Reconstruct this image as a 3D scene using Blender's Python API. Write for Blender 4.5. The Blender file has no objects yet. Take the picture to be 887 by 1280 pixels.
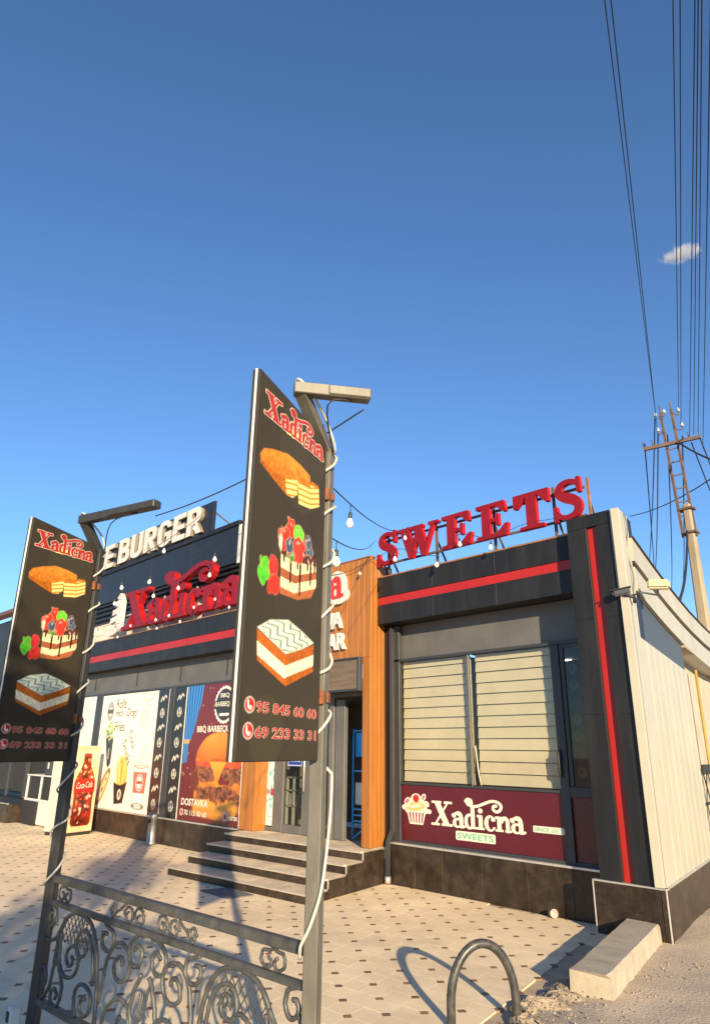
import bpy, bmesh, math, random
import numpy as np
from mathutils import Matrix, Vector
random.seed(7); np.random.seed(7)
scene = bpy.context.scene
COL = scene.collection

# ------------------------------------------------------------------ camera
CAM_POS = Vector((0.0, 0.0, 1.65))
PITCH, ROLL, AZ = math.radians(19.367), math.radians(0.723), math.radians(-46.386)
fwd = Vector((math.sin(AZ)*math.cos(PITCH), math.cos(AZ)*math.cos(PITCH), math.sin(PITCH)))
rt = Vector((math.cos(AZ), -math.sin(AZ), 0.0))
up = rt.cross(fwd)
c_, s_ = math.cos(ROLL), math.sin(ROLL)
rt2 = c_*rt + s_*up
up2 = c_*up - s_*rt
cam_data = bpy.data.cameras.new('camera')
cam_data.sensor_fit = 'HORIZONTAL'; cam_data.sensor_width = 36.0
cam_data.lens = 853.0/887.0*36.0
cam_data.clip_start = 0.05; cam_data.clip_end = 3000
cam = bpy.data.objects.new('camera', cam_data); COL.objects.link(cam)
m = Matrix((rt2, up2, -fwd)).transposed().to_4x4(); m.translation = CAM_POS
cam.matrix_world = m
scene.camera = cam

# ------------------------------------------------------------------ world, sun, exposure
SUN_EL = math.radians(14.3)
SUN_TRAVEL_AZ = math.radians(-58.0)          # azimuth (from +Y, clockwise) the light travels towards
light_dir = Vector((math.sin(SUN_TRAVEL_AZ)*math.cos(SUN_EL), math.cos(SUN_TRAVEL_AZ)*math.cos(SUN_EL), -math.sin(SUN_EL)))
world = bpy.data.worlds.new('World'); scene.world = world; world.use_nodes = True
nt = world.node_tree; nt.nodes.clear()
sky = nt.nodes.new('ShaderNodeTexSky'); sky.sky_type = 'NISHITA'; sky.sun_disc = False
sky.sun_elevation = SUN_EL
sky.sun_rotation = SUN_TRAVEL_AZ + math.pi
sky.altitude = 400; sky.air_density = 1.0; sky.dust_density = 0.0; sky.ozone_density = 5.0
bgn = nt.nodes.new('ShaderNodeBackground'); bgn.inputs['Strength'].default_value = 0.104
wo = nt.nodes.new('ShaderNodeOutputWorld')
nt.links.new(sky.outputs[0], bgn.inputs['Color']); nt.links.new(bgn.outputs[0], wo.inputs['Surface'])
sd = bpy.data.lights.new('sun', 'SUN'); sd.energy = 5.0; sd.angle = math.radians(0.55); sd.color = (1.0, 0.80, 0.52)
sun = bpy.data.objects.new('sun', sd); COL.objects.link(sun)
sun.rotation_euler = light_dir.to_track_quat('-Z', 'Y').to_euler()
scene.view_settings.view_transform = 'Standard'; scene.view_settings.look = 'None'
scene.view_settings.gamma = 1.0; scene.view_settings.exposure = 1.10
scene.view_settings.use_curve_mapping = False

# ------------------------------------------------------------------ helpers: colour and materials
def lin(h):
    h = h.lstrip('#'); out = []
    for i in (0, 2, 4):
        v = int(h[i:i+2], 16)/255.0
        out.append(v/12.92 if v <= 0.04045 else ((v+0.055)/1.055)**2.4)
    return tuple(out)
MATS = {}
def mat(name, col, rough=0.6, metal=0.0, var=0.10, scale=5.0, bump=0.0, bscale=60.0, coat=0.0, spec=0.5,
        piece=0.0, dirt=None, dirt_amt=0.0, dirt_scale=2.5, stretch=None, coords='Object', fine=0.0, fscale=150.0):
    if name in MATS: return MATS[name]
    M = bpy.data.materials.new(name); M.use_nodes = True; t = M.node_tree; N = t.nodes; L = t.links
    b = N['Principled BSDF']
    b.inputs['Roughness'].default_value = rough; b.inputs['Metallic'].default_value = metal
    b.inputs['Specular IOR Level'].default_value = spec
    if coat: b.inputs['Coat Weight'].default_value = coat; b.inputs['Coat Roughness'].default_value = 0.08
    if coords == 'Position':
        g = N.new('ShaderNodeNewGeometry'); src = g.outputs['Position']
    else:
        tc = N.new('ShaderNodeTexCoord'); src = tc.outputs['Object']
    if stretch:
        mp = N.new('ShaderNodeMapping'); mp.inputs['Scale'].default_value = stretch
        L.new(src, mp.inputs['Vector']); src = mp.outputs[0]
    no = N.new('ShaderNodeTexNoise'); no.inputs['Scale'].default_value = scale; no.inputs['Detail'].default_value = 6
    no.inputs['Roughness'].default_value = 0.65
    L.new(src, no.inputs['Vector'])
    mr = N.new('ShaderNodeMapRange'); mr.inputs[1].default_value = 0.25; mr.inputs[2].default_value = 0.75
    mr.inputs[3].default_value = 1-var*2; mr.inputs[4].default_value = 1+var*2
    L.new(no.outputs['Fac'], mr.inputs[0])
    val = mr.outputs[0]
    def mul(a, bsock):
        x = N.new('ShaderNodeMath'); x.operation = 'MULTIPLY'; L.new(a, x.inputs[0]); L.new(bsock, x.inputs[1]); return x.outputs[0]
    if piece:
        oi = N.new('ShaderNodeObjectInfo'); g2 = N.new('ShaderNodeNewGeometry')
        ad = N.new('ShaderNodeMath'); ad.operation = 'ADD'; L.new(oi.outputs['Random'], ad.inputs[0]); L.new(g2.outputs['Random Per Island'], ad.inputs[1])
        fr = N.new('ShaderNodeMath'); fr.operation = 'FRACT'; L.new(ad.outputs[0], fr.inputs[0])
        m2 = N.new('ShaderNodeMapRange'); m2.inputs[3].default_value = 1-piece; m2.inputs[4].default_value = 1+piece
        L.new(fr.outputs[0], m2.inputs[0]); val = mul(val, m2.outputs[0])
    if fine:
        n3 = N.new('ShaderNodeTexNoise'); n3.inputs['Scale'].default_value = fscale; n3.inputs['Detail'].default_value = 3
        L.new(src, n3.inputs['Vector'])
        m3 = N.new('ShaderNodeMapRange'); m3.inputs[1].default_value = .3; m3.inputs[2].default_value = .7
        m3.inputs[3].default_value = 1-fine; m3.inputs[4].default_value = 1+fine
        L.new(n3.outputs['Fac'], m3.inputs[0]); val = mul(val, m3.outputs[0])
    vm = N.new('ShaderNodeVectorMath'); vm.operation = 'SCALE'; vm.inputs[0].default_value = col[:3]
    L.new(val, vm.inputs['Scale'])
    out = vm.outputs[0]
    if dirt:
        dn = N.new('ShaderNodeTexNoise'); dn.inputs['Scale'].default_value = dirt_scale; dn.inputs['Detail'].default_value = 8
        dn.inputs['Roughness'].default_value = 0.7
        L.new(src, dn.inputs['Vector'])
        dm = N.new('ShaderNodeMapRange'); dm.inputs[1].default_value = 0.45; dm.inputs[2].default_value = 0.72
        dm.inputs[3].default_value = 0.0; dm.inputs[4].default_value = dirt_amt
        L.new(dn.outputs['Fac'], dm.inputs[0])
        mx = N.new('ShaderNodeMix'); mx.data_type = 'RGBA'; mx.inputs[7].default_value = (*dirt[:3], 1)
        L.new(dm.outputs[0], mx.inputs[0]); L.new(out, mx.inputs[6]); out = mx.outputs[2]
    L.new(out, b.inputs['Base Color'])
    rm = N.new('ShaderNodeMapRange'); rm.inputs[3].default_value = max(rough-.1, .02); rm.inputs[4].default_value = min(rough+.12, 1)
    L.new(no.outputs['Fac'], rm.inputs[0]); L.new(rm.outputs[0], b.inputs['Roughness'])
    if bump:
        bn = N.new('ShaderNodeTexNoise'); bn.inputs['Scale'].default_value = bscale; bn.inputs['Detail'].default_value = 4
        L.new(src, bn.inputs['Vector'])
        bp = N.new('ShaderNodeBump'); bp.inputs['Strength'].default_value = bump; bp.inputs['Distance'].default_value = 0.01
        L.new(bn.outputs['Fac'], bp.inputs['Height']); L.new(bp.outputs[0], b.inputs['Normal'])
    MATS[name] = M; return M
def mat_glass(name, tint=(0.9, 0.95, 0.95), rough=0.02):
    if name in MATS: return MATS[name]
    M = bpy.data.materials.new(name); M.use_nodes = True; t = M.node_tree; N = t.nodes; L = t.links; N.clear()
    o = N.new('ShaderNodeOutputMaterial'); tr = N.new('ShaderNodeBsdfTransparent'); tr.inputs[0].default_value = (*tint, 1)
    gl = N.new('ShaderNodeBsdfGlossy'); gl.inputs['Roughness'].default_value = rough
    lw = N.new('ShaderNodeLayerWeight'); lw.inputs[0].default_value = 0.5
    pw = N.new('ShaderNodeMath'); pw.operation = 'POWER'; pw.inputs[1].default_value = 5.0; L.new(lw.outputs['Facing'], pw.inputs[0])
    fr = N.new('ShaderNodeMath'); fr.operation = 'MULTIPLY_ADD'; fr.inputs[1].default_value = 0.96; fr.inputs[2].default_value = 0.04; L.new(pw.outputs[0], fr.inputs[0])
    mx = N.new('ShaderNodeMixShader'); L.new(fr.outputs[0], mx.inputs[0]); L.new(tr.outputs[0], mx.inputs[1]); L.new(gl.outputs[0], mx.inputs[2])
    L.new(mx.outputs[0], o.inputs[0]); MATS[name] = M; return M
def mat_emit(name, col, strength):
    M = bpy.data.materials.new(name); M.use_nodes = True; N = M.node_tree.nodes; b = N['Principled BSDF']
    b.inputs['Base Color'].default_value = (*col, 1); b.inputs['Emission Color'].default_value = (*col, 1); b.inputs['Emission Strength'].default_value = strength
    return M
def mat_print(name, rough=0.35, coat=0.0):
    if name in MATS: return MATS[name]
    M = bpy.data.materials.new(name); M.use_nodes = True; t = M.node_tree; N = t.nodes; L = t.links
    b = N['Principled BSDF']; b.inputs['Roughness'].default_value = rough; b.inputs['Coat Weight'].default_value = coat; b.inputs['Specular IOR Level'].default_value = .5 if coat else .12
    a = N.new('ShaderNodeAttribute'); a.attribute_name = 'ink'
    no = N.new('ShaderNodeTexNoise'); no.inputs['Scale'].default_value = 3; no.inputs['Detail'].default_value = 7
    tc = N.new('ShaderNodeTexCoord'); L.new(tc.outputs['Object'], no.inputs['Vector'])
    mr = N.new('ShaderNodeMapRange'); mr.inputs[1].default_value = .25; mr.inputs[2].default_value = .75; mr.inputs[3].default_value = .84; mr.inputs[4].default_value = 1.0
    L.new(no.outputs['Fac'], mr.inputs[0])
    vm = N.new('ShaderNodeVectorMath'); vm.operation = 'SCALE'; L.new(a.outputs['Color'], vm.inputs[0]); L.new(mr.outputs[0], vm.inputs['Scale'])
    L.new(vm.outputs[0], b.inputs['Base Color'])
    MATS[name] = M; return M

# ------------------------------------------------------------------ helpers: objects
def tag(o, label=None, cat=None, group=None, kind=None):
    if label: o['label'] = label
    if cat: o['category'] = cat
    if group: o['group'] = group
    if kind: o['kind'] = kind
    return o
def thing(name, label, cat, loc=(0, 0, 0), rz=0.0, group=None):
    o = bpy.data.objects.new(name, None); COL.objects.link(o); o.location = loc; o.rotation_euler = (0, 0, rz)
    o.empty_display_size = 0.2
    return tag(o, label, cat, group)
def wloc(o):
    v = Vector((0, 0, 0))
    while o is not None:
        v += o.location; o = o.parent
    return v
def link(name, me, parent=None, loc=(0, 0, 0)):
    o = bpy.data.objects.new(name, me); COL.objects.link(o); o.location = loc
    if parent is not None: o.parent = parent
    return o
class MB:
    def __init__(s): s.v = []; s.f = []; s.mi = []; s.cur = 0; s.smooth = False; s.sm = []
    def add(s, vs, fs):
        n = len(s.v); s.v += [tuple(p) for p in vs]
        for f in fs: s.f.append(tuple(i+n for i in f)); s.mi.append(s.cur); s.sm.append(s.smooth)
        return s
    def box(s, x0, x1, y0, y1, z0, z1, sk=0.0):
        # sk: skewed depth, x shifts by sk per metre of y relative to y0
        d = sk*(y1-y0)
        vs = [(x0, y0, z0), (x1, y0, z0), (x1+d, y1, z0), (x0+d, y1, z0), (x0, y0, z1), (x1, y0, z1), (x1+d, y1, z1), (x0+d, y1, z1)]
        return s.add(vs, [(3, 2, 1, 0), (4, 5, 6, 7), (0, 1, 5, 4), (1, 2, 6, 5), (2, 3, 7, 6), (3, 0, 4, 7)])
    def prism(s, pts, z0, z1):
        n = len(pts); vs = [(p[0], p[1], z0) for p in pts]+[(p[0], p[1], z1) for p in pts]
        fs = [tuple(range(n))[::-1], tuple(range(n, 2*n))]+[(i, (i+1) % n, (i+1) % n+n, i+n) for i in range(n)]
        return s.add(vs, fs)
    def slab(s, pts3, d):
        # polygon pts3 extruded by vector d
        n = len(pts3); d = Vector(d); vs = [Vector(p) for p in pts3]; vs = vs+[v+d for v in vs]
        fs = [tuple(range(n))[::-1], tuple(range(n, 2*n))]+[(i, (i+1) % n, (i+1) % n+n, i+n) for i in range(n)]
        return s.add(vs, fs)
    def bar(s, a, b, w, h, upv=(0, 0, 1)):
        a = Vector(a); b = Vector(b); d = (b-a).normalized(); u = Vector(upv)
        if abs(d.dot(u)) > .98: u = Vector((0, 1, 0))
        r = d.cross(u).normalized(); u = r.cross(d).normalized()
        vs = []
        for p in (a, b):
            for sx, sy in ((-1, -1), (1, -1), (1, 1), (-1, 1)): vs.append(p+r*sx*w/2+u*sy*h/2)
        return s.add(vs, [(0, 1, 2, 3), (7, 6, 5, 4), (0, 4, 5, 1), (1, 5, 6, 2), (2, 6, 7, 3), (3, 7, 4, 0)])
    def tube(s, pts, r, n=8, closed=False, square=False):
        pts = [Vector(p) for p in pts]; m = len(pts)
        rs = r if isinstance(r, (list, tuple)) else [r]*m
        old = s.smooth; s.smooth = not square
        tang = []
        for i in range(m):
            if closed: t = pts[(i+1) % m]-pts[i-1]
            else: t = pts[min(i+1, m-1)]-pts[max(i-1, 0)]
            tang.append(t.normalized() if t.length > 1e-9 else Vector((0, 0, 1)))
        t0 = tang[0]; ref = Vector((0, 0, 1)) if abs(t0.z) < .9 else Vector((1, 0, 0))
        u = t0.cross(ref).normalized(); vs = []
        for i in range(m):
            if i: u = (u-tang[i]*u.dot(tang[i])).normalized()
            w = tang[i].cross(u)
            off = math.pi/4 if square else 0
            for k in range(n):
                a = 2*math.pi*k/n+off; vs.append(pts[i]+(u*math.cos(a)+w*math.sin(a))*rs[i])
        fs = []
        for i in range(m if closed else m-1):
            j = (i+1) % m
            for k in range(n): fs.append((i*n+k, i*n+(k+1) % n, j*n+(k+1) % n, j*n+k))
        if not closed: fs += [tuple(range(n))[::-1], tuple(range((m-1)*n, m*n))]
        s.add(vs, fs); s.smooth = old; return s
    def lathe(s, prof, n=16, c=(0, 0, 0)):
        old = s.smooth; s.smooth = True; vs = []; m = len(prof)
        for r, z in prof:
            for k in range(n):
                a = 2*math.pi*k/n; vs.append((c[0]+r*math.cos(a), c[1]+r*math.sin(a), c[2]+z))
        fs = [(i*n+k, i*n+(k+1) % n, (i+1)*n+(k+1) % n, (i+1)*n+k) for i in range(m-1) for k in range(n)]
        fs += [tuple(range(n))[::-1], tuple(range((m-1)*n, m*n))]
        s.add(vs, fs); s.smooth = old; return s
    def mesh(s, name, mats, bevel=0.0, seg=1):
        me = bpy.data.meshes.new(name); me.from_pydata(s.v, [], s.f)
        for M in (mats if isinstance(mats, (list, tuple)) else [mats]): me.materials.append(M)
        for p, k, sm in zip(me.polygons, s.mi, s.sm): p.material_index = k; p.use_smooth = sm
        bm = bmesh.new(); bm.from_mesh(me); bmesh.ops.recalc_face_normals(bm, faces=bm.faces)
        if bevel:
            ed = [e for e in bm.edges if len(e.link_faces) == 2 and e.calc_face_angle(0) > .5]
            bmesh.ops.bevel(bm, geom=ed, offset=bevel, segments=seg, affect='EDGES', clamp_overlap=True)
        bm.to_mesh(me); bm.free(); me.update(); return me
    def build(s, name, mats, parent=None, bevel=0.0, seg=1, world=True):
        if parent is not None and world:
            w = wloc(parent); s.v = [(x-w.x, y-w.y, z-w.z) for x, y, z in s.v]
        return link(name, s.mesh(name, mats, bevel, seg), parent)
SK = -0.204                      # the building's depth direction leans this much in x per metre of y

# ------------------------------------------------------------------ helpers: 2-D shapes as signed distance
def S_ell(u, v, cx, cy, rx, ry, rot=0.0):
    c, s = math.cos(rot), math.sin(rot); a = (u-cx)*c+(v-cy)*s; b = -(u-cx)*s+(v-cy)*c
    q = np.sqrt((a/rx)**2+(b/ry)**2)+1e-9; return (q-1)*min(rx, ry)
def S_box(u, v, x0, y0, x1, y1, r=0.0):
    dx = np.abs(u-(x0+x1)/2)-(x1-x0)/2+r; dy = np.abs(v-(y0+y1)/2)-(y1-y0)/2+r
    return np.hypot(np.maximum(dx, 0), np.maximum(dy, 0))+np.minimum(np.maximum(dx, dy), 0)-r
def S_poly(u, v, pts):
    d = np.full(u.shape, 1e9); inside = np.zeros(u.shape, bool); n = len(pts)
    for i in range(n):
        ax, ay = pts[i]; bx, by = pts[(i+1) % n]; ex, ey = bx-ax, by-ay
        wx, wy = u-ax, v-ay; t = np.clip((wx*ex+wy*ey)/(ex*ex+ey*ey+1e-12), 0, 1)
        d = np.minimum(d, np.hypot(wx-ex*t, wy-ey*t))
        if abs(ey) > 1e-12:
            cond = ((ay <= v) & (by > v)) | ((by <= v) & (ay > v)); inside ^= cond & (u < ax+(v-ay)/ey*ex)
    return np.where(inside, -d, d)
def S_stroke(u, v, pts, r):
    d = np.full(u.shape, 1e9); n = len(pts); rs = r if isinstance(r, (list, tuple)) else [r]*n
    for i in range(n-1):
        ax, ay = pts[i]; bx, by = pts[i+1]; ex, ey = bx-ax, by-ay
        t = np.clip(((u-ax)*ex+(v-ay)*ey)/(ex*ex+ey*ey+1e-12), 0, 1)
        d = np.minimum(d, np.hypot(u-ax-ex*t, v-ay-ey*t)-(rs[i]+(rs[i+1]-rs[i])*t))
    return d
def smooth_pts(pts, n=8):
    P = [Vector((*p, 0)) for p in pts] if len(pts[0]) == 2 else [Vector(p) for p in pts]; out = []
    for i in range(len(P)-1):
        p0 = P[max(i-1, 0)]; p1 = P[i]; p2 = P[i+1]; p3 = P[min(i+2, len(P)-1)]
        for k in range(n):
            t = k/n; out.append(.5*((2*p1)+(p2-p0)*t+(2*p0-5*p1+4*p2-p3)*t*t+(3*p1-p0-3*p2+p3)*t**3))
    out.append(P[-1])
    return [tuple(q[:2]) for q in out] if len(pts[0]) == 2 else out
def spiral(cx, cy, r0, r1, a0, turns, n=26):
    return [(cx+(r0+(r1-r0)*i/n)*math.cos(a0+turns*2*math.pi*i/n), cy+(r0+(r1-r0)*i/n)*math.sin(a0+turns*2*math.pi*i/n)) for i in range(n+1)]
def vmin(*a):
    o = a[0]
    for q in a[1:]: o = np.minimum(o, q)
    return o
# slab-serif letters, cap height 1
def G_S(u, v):
    p = smooth_pts([(.70, .80), (.60, .90), (.42, .93), (.25, .86), (.20, .71), (.30, .59), (.48, .51), (.62, .41), (.67, .27), (.58, .12), (.40, .07), (.22, .11), (.12, .22)], 4)
    n = len(p); rs = [.055+.07*math.exp(-((i/(n-1)-.5)/.22)**2) for i in range(n)]
    return vmin(S_stroke(u, v, p, rs), S_box(u, v, .66, .62, .76, 1.0, .01), S_box(u, v, .05, 0, .15, .38, .01))
def G_E(u, v):
    return vmin(S_box(u, v, .14, .0, .36, 1), S_box(u, v, .0, .0, .72, .11), S_box(u, v, .0, .89, .70, 1), S_box(u, v, .3, .45, .56, .55),
                S_poly(u, v, [(.76, .0), (.82, .34), (.73, .34), (.52, .1), (.52, 0)]), S_poly(u, v, [(.73, 1), (.77, .68), (.69, .68), (.5, .9), (.5, 1)]), S_box(u, v, .50, .33, .58, .67))
def G_T(u, v):
    return vmin(S_box(u, v, .30, .0, .54, 1), S_box(u, v, .14, .0, .70, .1), S_box(u, v, .0, .89, .84, 1),
                S_poly(u, v, [(.0, 1), (0, .63), (.08, .63), (.28, .9)]), S_poly(u, v, [(.84, 1), (.84, .63), (.76, .63), (.56, .9)]))
def G_W(u, v):
    return vmin(S_poly(u, v, [(.08, 1), (.33, 1), (.52, .18), (.44, 0), (.34, 0)]), S_poly(u, v, [(.46, 1), (.70, 1), (.86, .2), (.79, 0), (.70, 0)]),
                S_poly(u, v, [(.36, .0), (.45, .0), (.64, .8), (.58, .95)]), S_poly(u, v, [(.72, 0), (.80, 0), (1.09, 1), (1.0, 1)]),
                S_box(u, v, 0, .9, .42, 1), S_box(u, v, .40, .9, .76, 1), S_box(u, v, .90, .9, 1.18, 1))
def G_a(u, v):
    ring = np.maximum(S_ell(u, v, .21, .18, .21, .20), -S_ell(u, v, .235, .175, .075, .12))
    return vmin(ring, S_stroke(u, v, smooth_pts([(.38, .06), (.38, .35), (.33, .53), (.2, .555), (.09, .50)], 4), [.085]*12+[.06]*5),
                S_stroke(u, v, [(.05, .47), (.07, .45)], .085), S_stroke(u, v, [(.38, .09), (.44, .03), (.52, .06)], .05))
def G_d(u, v):
    ring = np.maximum(S_ell(u, v, .22, .28, .22, .31), -S_ell(u, v, .235, .28, .085, .21))
    return vmin(ring, S_box(u, v, .28, .0, .45, .86), S_box(u, v, .38, .0, .53, .09))
def G_i(u, v):
    return vmin(S_box(u, v, .07, 0, .24, .56), S_box(u, v, 0, 0, .31, .09), S_box(u, v, 0, .47, .15, .57), S_ell(u, v, .155, .73, .10, .10))
def G_c(u, v):
    ring = np.maximum(np.maximum(S_ell(u, v, .24, .28, .24, .31), -S_ell(u, v, .27, .28, .105, .23)), -S_box(u, v, .3, .15, .6, .38))
    return vmin(ring, S_ell(u, v, .36, .44, .085, .085))
def G_n(u, v):
    arch = S_stroke(u, v, smooth_pts([(.22, .38), (.30, .50), (.40, .51), (.465, .40), (.47, .05)], 5), .075)
    return vmin(S_box(u, v, .06, 0, .23, .57), S_box(u, v, -.02, .48, .12, .57), S_box(u, v, -.02, 0, .30, .085), S_box(u, v, .36, 0, .62, .085), arch)
def G_X(u, v):
    return vmin(S_poly(u, v, [(.10, .97), (.37, .97), (.82, .03), (.55, .03)]), S_poly(u, v, [(.70, .97), (.79, .97), (.20, .03), (.10, .03)]),
                S_box(u, v, 0, .9, .45, 1), S_box(u, v, .56, .9, .93, 1), S_box(u, v, -.03, 0, .36, .1), S_box(u, v, .44, 0, .93, .1))
def G_word(u, v, curl=True):
    d = vmin(G_X(u, v), G_a(u-.93, v), G_d(u-1.44, v), G_i(u-1.97, v), G_c(u-2.27, v), G_n(u-2.73, v), G_a(u-3.32, v))
    if curl:
        pts = spiral(1.66, 1.02, .045, .15, 0.6, 1.35, 22)
        pts += smooth_pts([pts[-1], (1.75, .90), (2.0, .90), (2.3, 1.02), (2.6, 1.13), (2.86, 1.10), (2.98, .96), (2.92, .80), (2.78, .74), (2.66, .82), (2.68, .94), (2.78, .96)], 6)[1:]
        d = vmin(d, S_stroke(u, v, pts, .058))
    return d
def sdf_mesh(name, fn, x0, y0, x1, y1, step, depth, mats, back=True):
    """solid letter from a signed distance: front at y=0 facing -Y, extruded to y=depth (x right, z up)"""
    nx = int(math.ceil((x1-x0)/step))+1; ny = int(math.ceil((y1-y0)/step))+1
    xs = x0+np.arange(nx)*step; ys = y0+np.arange(ny)*step
    U, V = np.meshgrid(xs, ys); F = fn(U, V); F = np.where(np.abs(F) < step*1e-3, step*1e-3, F)
    vid = {}; verts = []
    def gv(i, j):
        k = (i, j)
        if k not in vid: vid[k] = len(verts); verts.append((xs[i], ys[j]))
        return vid[k]
    def ev(a, b):
        k = (a, b) if a < b else (b, a)
        if k not in vid:
            fa, fb = F[k[0][1], k[0][0]], F[k[1][1], k[1][0]]; t = fa/(fa-fb)
            vid[k] = len(verts); verts.append((xs[k[0][0]]+(xs[k[1][0]]-xs[k[0][0]])*t, ys[k[0][1]]+(ys[k[1][1]]-ys[k[0][1]])*t))
        return vid[k]
    faces = []; rim = []; I = F < 0
    cnt = I[:-1, :-1].astype(int)+I[1:, :-1]+I[:-1, 1:]+I[1:, 1:]
    for j, i in zip(*np.nonzero(cnt)):
        q = [(i, j), (i+1, j), (i+1, j+1), (i, j+1)]
        if cnt[j, i] == 4: faces.append([gv(*p) for p in q]); continue
        for tri in ((q[0], q[1], q[2]), (q[0], q[2], q[3])):
            ins = [I[p[1], p[0]] for p in tri]
            if not any(ins): continue
            poly = []; cut = []
            for k in range(3):
                a, b = tri[k], tri[(k+1) % 3]; ia, ib = ins[k], ins[(k+1) % 3]
                if ia: poly.append(gv(*a))
                if ia != ib: e = ev(a, b); poly.append(e); cut.append(e)
            if len(poly) > 2: faces.append(poly)
            if len(cut) == 2: rim.append(cut)
    n = len(verts); vs = [(x, 0, y) for x, y in verts]
    fs = [f[::1] for f in faces]; mi = [0]*len(fs)
    if depth:
        vs += [(x, depth, y) for x, y in verts]
        if back: fs += [[k+n for k in f][::-1] for f in faces]; mi += [0]*len(faces)
        fs += [[a, b, b+n, a+n] for a, b in rim]; mi += [1 if len(mats) > 1 else 0]*len(rim)
    me = bpy.data.meshes.new(name); me.from_pydata(vs, [], fs)
    for M in mats: me.materials.append(M)
    me.polygons.foreach_set('material_index', mi)
    bm = bmesh.new(); bm.from_mesh(me); bmesh.ops.recalc_face_normals(bm, faces=bm.faces)
    bm.to_mesh(me); bm.free(); me.update()
    if not depth and len(me.polygons) and me.polygons[0].normal.y > 0: me.flip_normals()
    return me
# printed artwork: a fine grid whose points carry the ink colour
def vnoise(u, v, s, seed=0):
    rng = np.random.RandomState(seed); g = rng.rand(64, 64); x = (u*s) % 63; y = (v*s) % 63
    i = np.floor(x).astype(int); j = np.floor(y).astype(int); fx = x-i; fy = y-j; fx = fx*fx*(3-2*fx); fy = fy*fy*(3-2*fy)
    a = g[j, i]*(1-fx)+g[j, (i+1) % 64]*fx; b = g[(j+1) % 64, i]*(1-fx)+g[(j+1) % 64, (i+1) % 64]*fx
    return a*(1-fy)+b*fy
class Canvas:
    def __init__(s, W, H, step, bg):
        s.W, s.H, s.st = W, H, step; s.nx = int(round(W/step))+1; s.ny = int(round(H/step))+1
        s.u, s.v = np.meshgrid(np.linspace(0, W, s.nx), np.linspace(0, H, s.ny)); s.c = np.empty((s.ny, s.nx, 3)); s.c[:] = lin(bg)
    def fill(s, d, col, a=1.0, soft=None):
        soft = soft or s.st*1.2; al = np.clip(.5-d/soft, 0, 1)*a; col = np.array(lin(col)) if isinstance(col, str) else col
        s.c = s.c*(1-al[..., None])+col*al[..., None]
    def shade(s, c1, c2, t): t = np.clip(t, 0, 1)[..., None]; return np.array(lin(c1))*(1-t)+np.array(lin(c2))*t
    def poly(s, pts, col, a=1.0): s.fill(S_poly(s.u, s.v, pts), col, a)
    def ell(s, cx, cy, rx, ry, col, rot=0, a=1.0): s.fill(S_ell(s.u, s.v, cx, cy, rx, ry, rot), col, a)
    def line(s, pts, r, col, a=1.0): s.fill(S_stroke(s.u, s.v, pts, r), col, a)
    def rect(s, x0, y0, x1, y1, col, r=0, a=1.0): s.fill(S_box(s.u, s.v, x0, y0, x1, y1, r), col, a)
    def n(s, sc, seed=0): return vnoise(s.u, s.v, sc, seed)
    def mesh(s, name, M):
        nx, ny = s.nx, s.ny; vs = np.stack([s.u.ravel(), np.zeros(nx*ny), s.v.ravel()], 1)
        i, j = np.meshgrid(np.arange(nx-1), np.arange(ny-1)); a = (j*nx+i).ravel(); f = np.stack([a, a+1, a+nx+1, a+nx], 1)
        me = bpy.data.meshes.new(name); me.vertices.add(len(vs)); me.vertices.foreach_set('co', vs.astype(np.float32).ravel())
        me.loops.add(f.size); me.loops.foreach_set('vertex_index', f.astype(np.int32).ravel())
        me.polygons.add(len(f)); me.polygons.foreach_set('loop_start', np.arange(0, f.size, 4, dtype=np.int32)); me.polygons.foreach_set('loop_total', np.full(len(f), 4, dtype=np.int32))
        at = me.color_attributes.new('ink', 'FLOAT_COLOR', 'POINT')
        at.data.foreach_set('color', np.concatenate([s.c.reshape(-1, 3), np.ones((nx*ny, 1))], 1).astype(np.float32).ravel())
        me.materials.append(M); me.update(); me.validate(); return me
# lettering from the built-in font, fitted to a rectangle (x right, z up, facing -Y)
def text_mesh(body, x0, z0, x1, z1, M, depth=0.0, bold=0.0, shear=0.0, keep=False):
    cu = bpy.data.curves.new('lettering', 'FONT'); cu.body = body; cu.extrude = 0; cu.offset = bold; cu.shear = shear; cu.size = 1; cu.resolution_u = 4
    cu.fill_mode = 'FRONT'; cu.extrude = 0.5 if depth else 0.0
    if depth: cu.fill_mode = 'BOTH'
    o = bpy.data.objects.new('lettering_curve', cu); COL.objects.link(o); bpy.context.view_layer.update()
    me = bpy.data.meshes.new_from_object(o.evaluated_get(bpy.context.evaluated_depsgraph_get()))
    bpy.data.objects.remove(o); bpy.data.curves.remove(cu)
    n = len(me.vertices); a = np.empty(n*3, np.float32); me.vertices.foreach_get('co', a); a = a.reshape(-1, 3)
    mn, mxx = a.min(0), a.max(0); sx = (x1-x0)/(mxx[0]-mn[0]); sz = (z1-z0)/(mxx[1]-mn[1])
    if keep: sx = sz
    b = np.stack([x0+(a[:, 0]-mn[0])*sx, (-a[:, 2])*depth, z0+(a[:, 1]-mn[1])*sz], 1)
    me.vertices.foreach_set('co', b.astype(np.float32).ravel()); me.materials.clear(); me.materials.append(M); me.update()
    me.name = 'lettering'; return me

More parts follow.
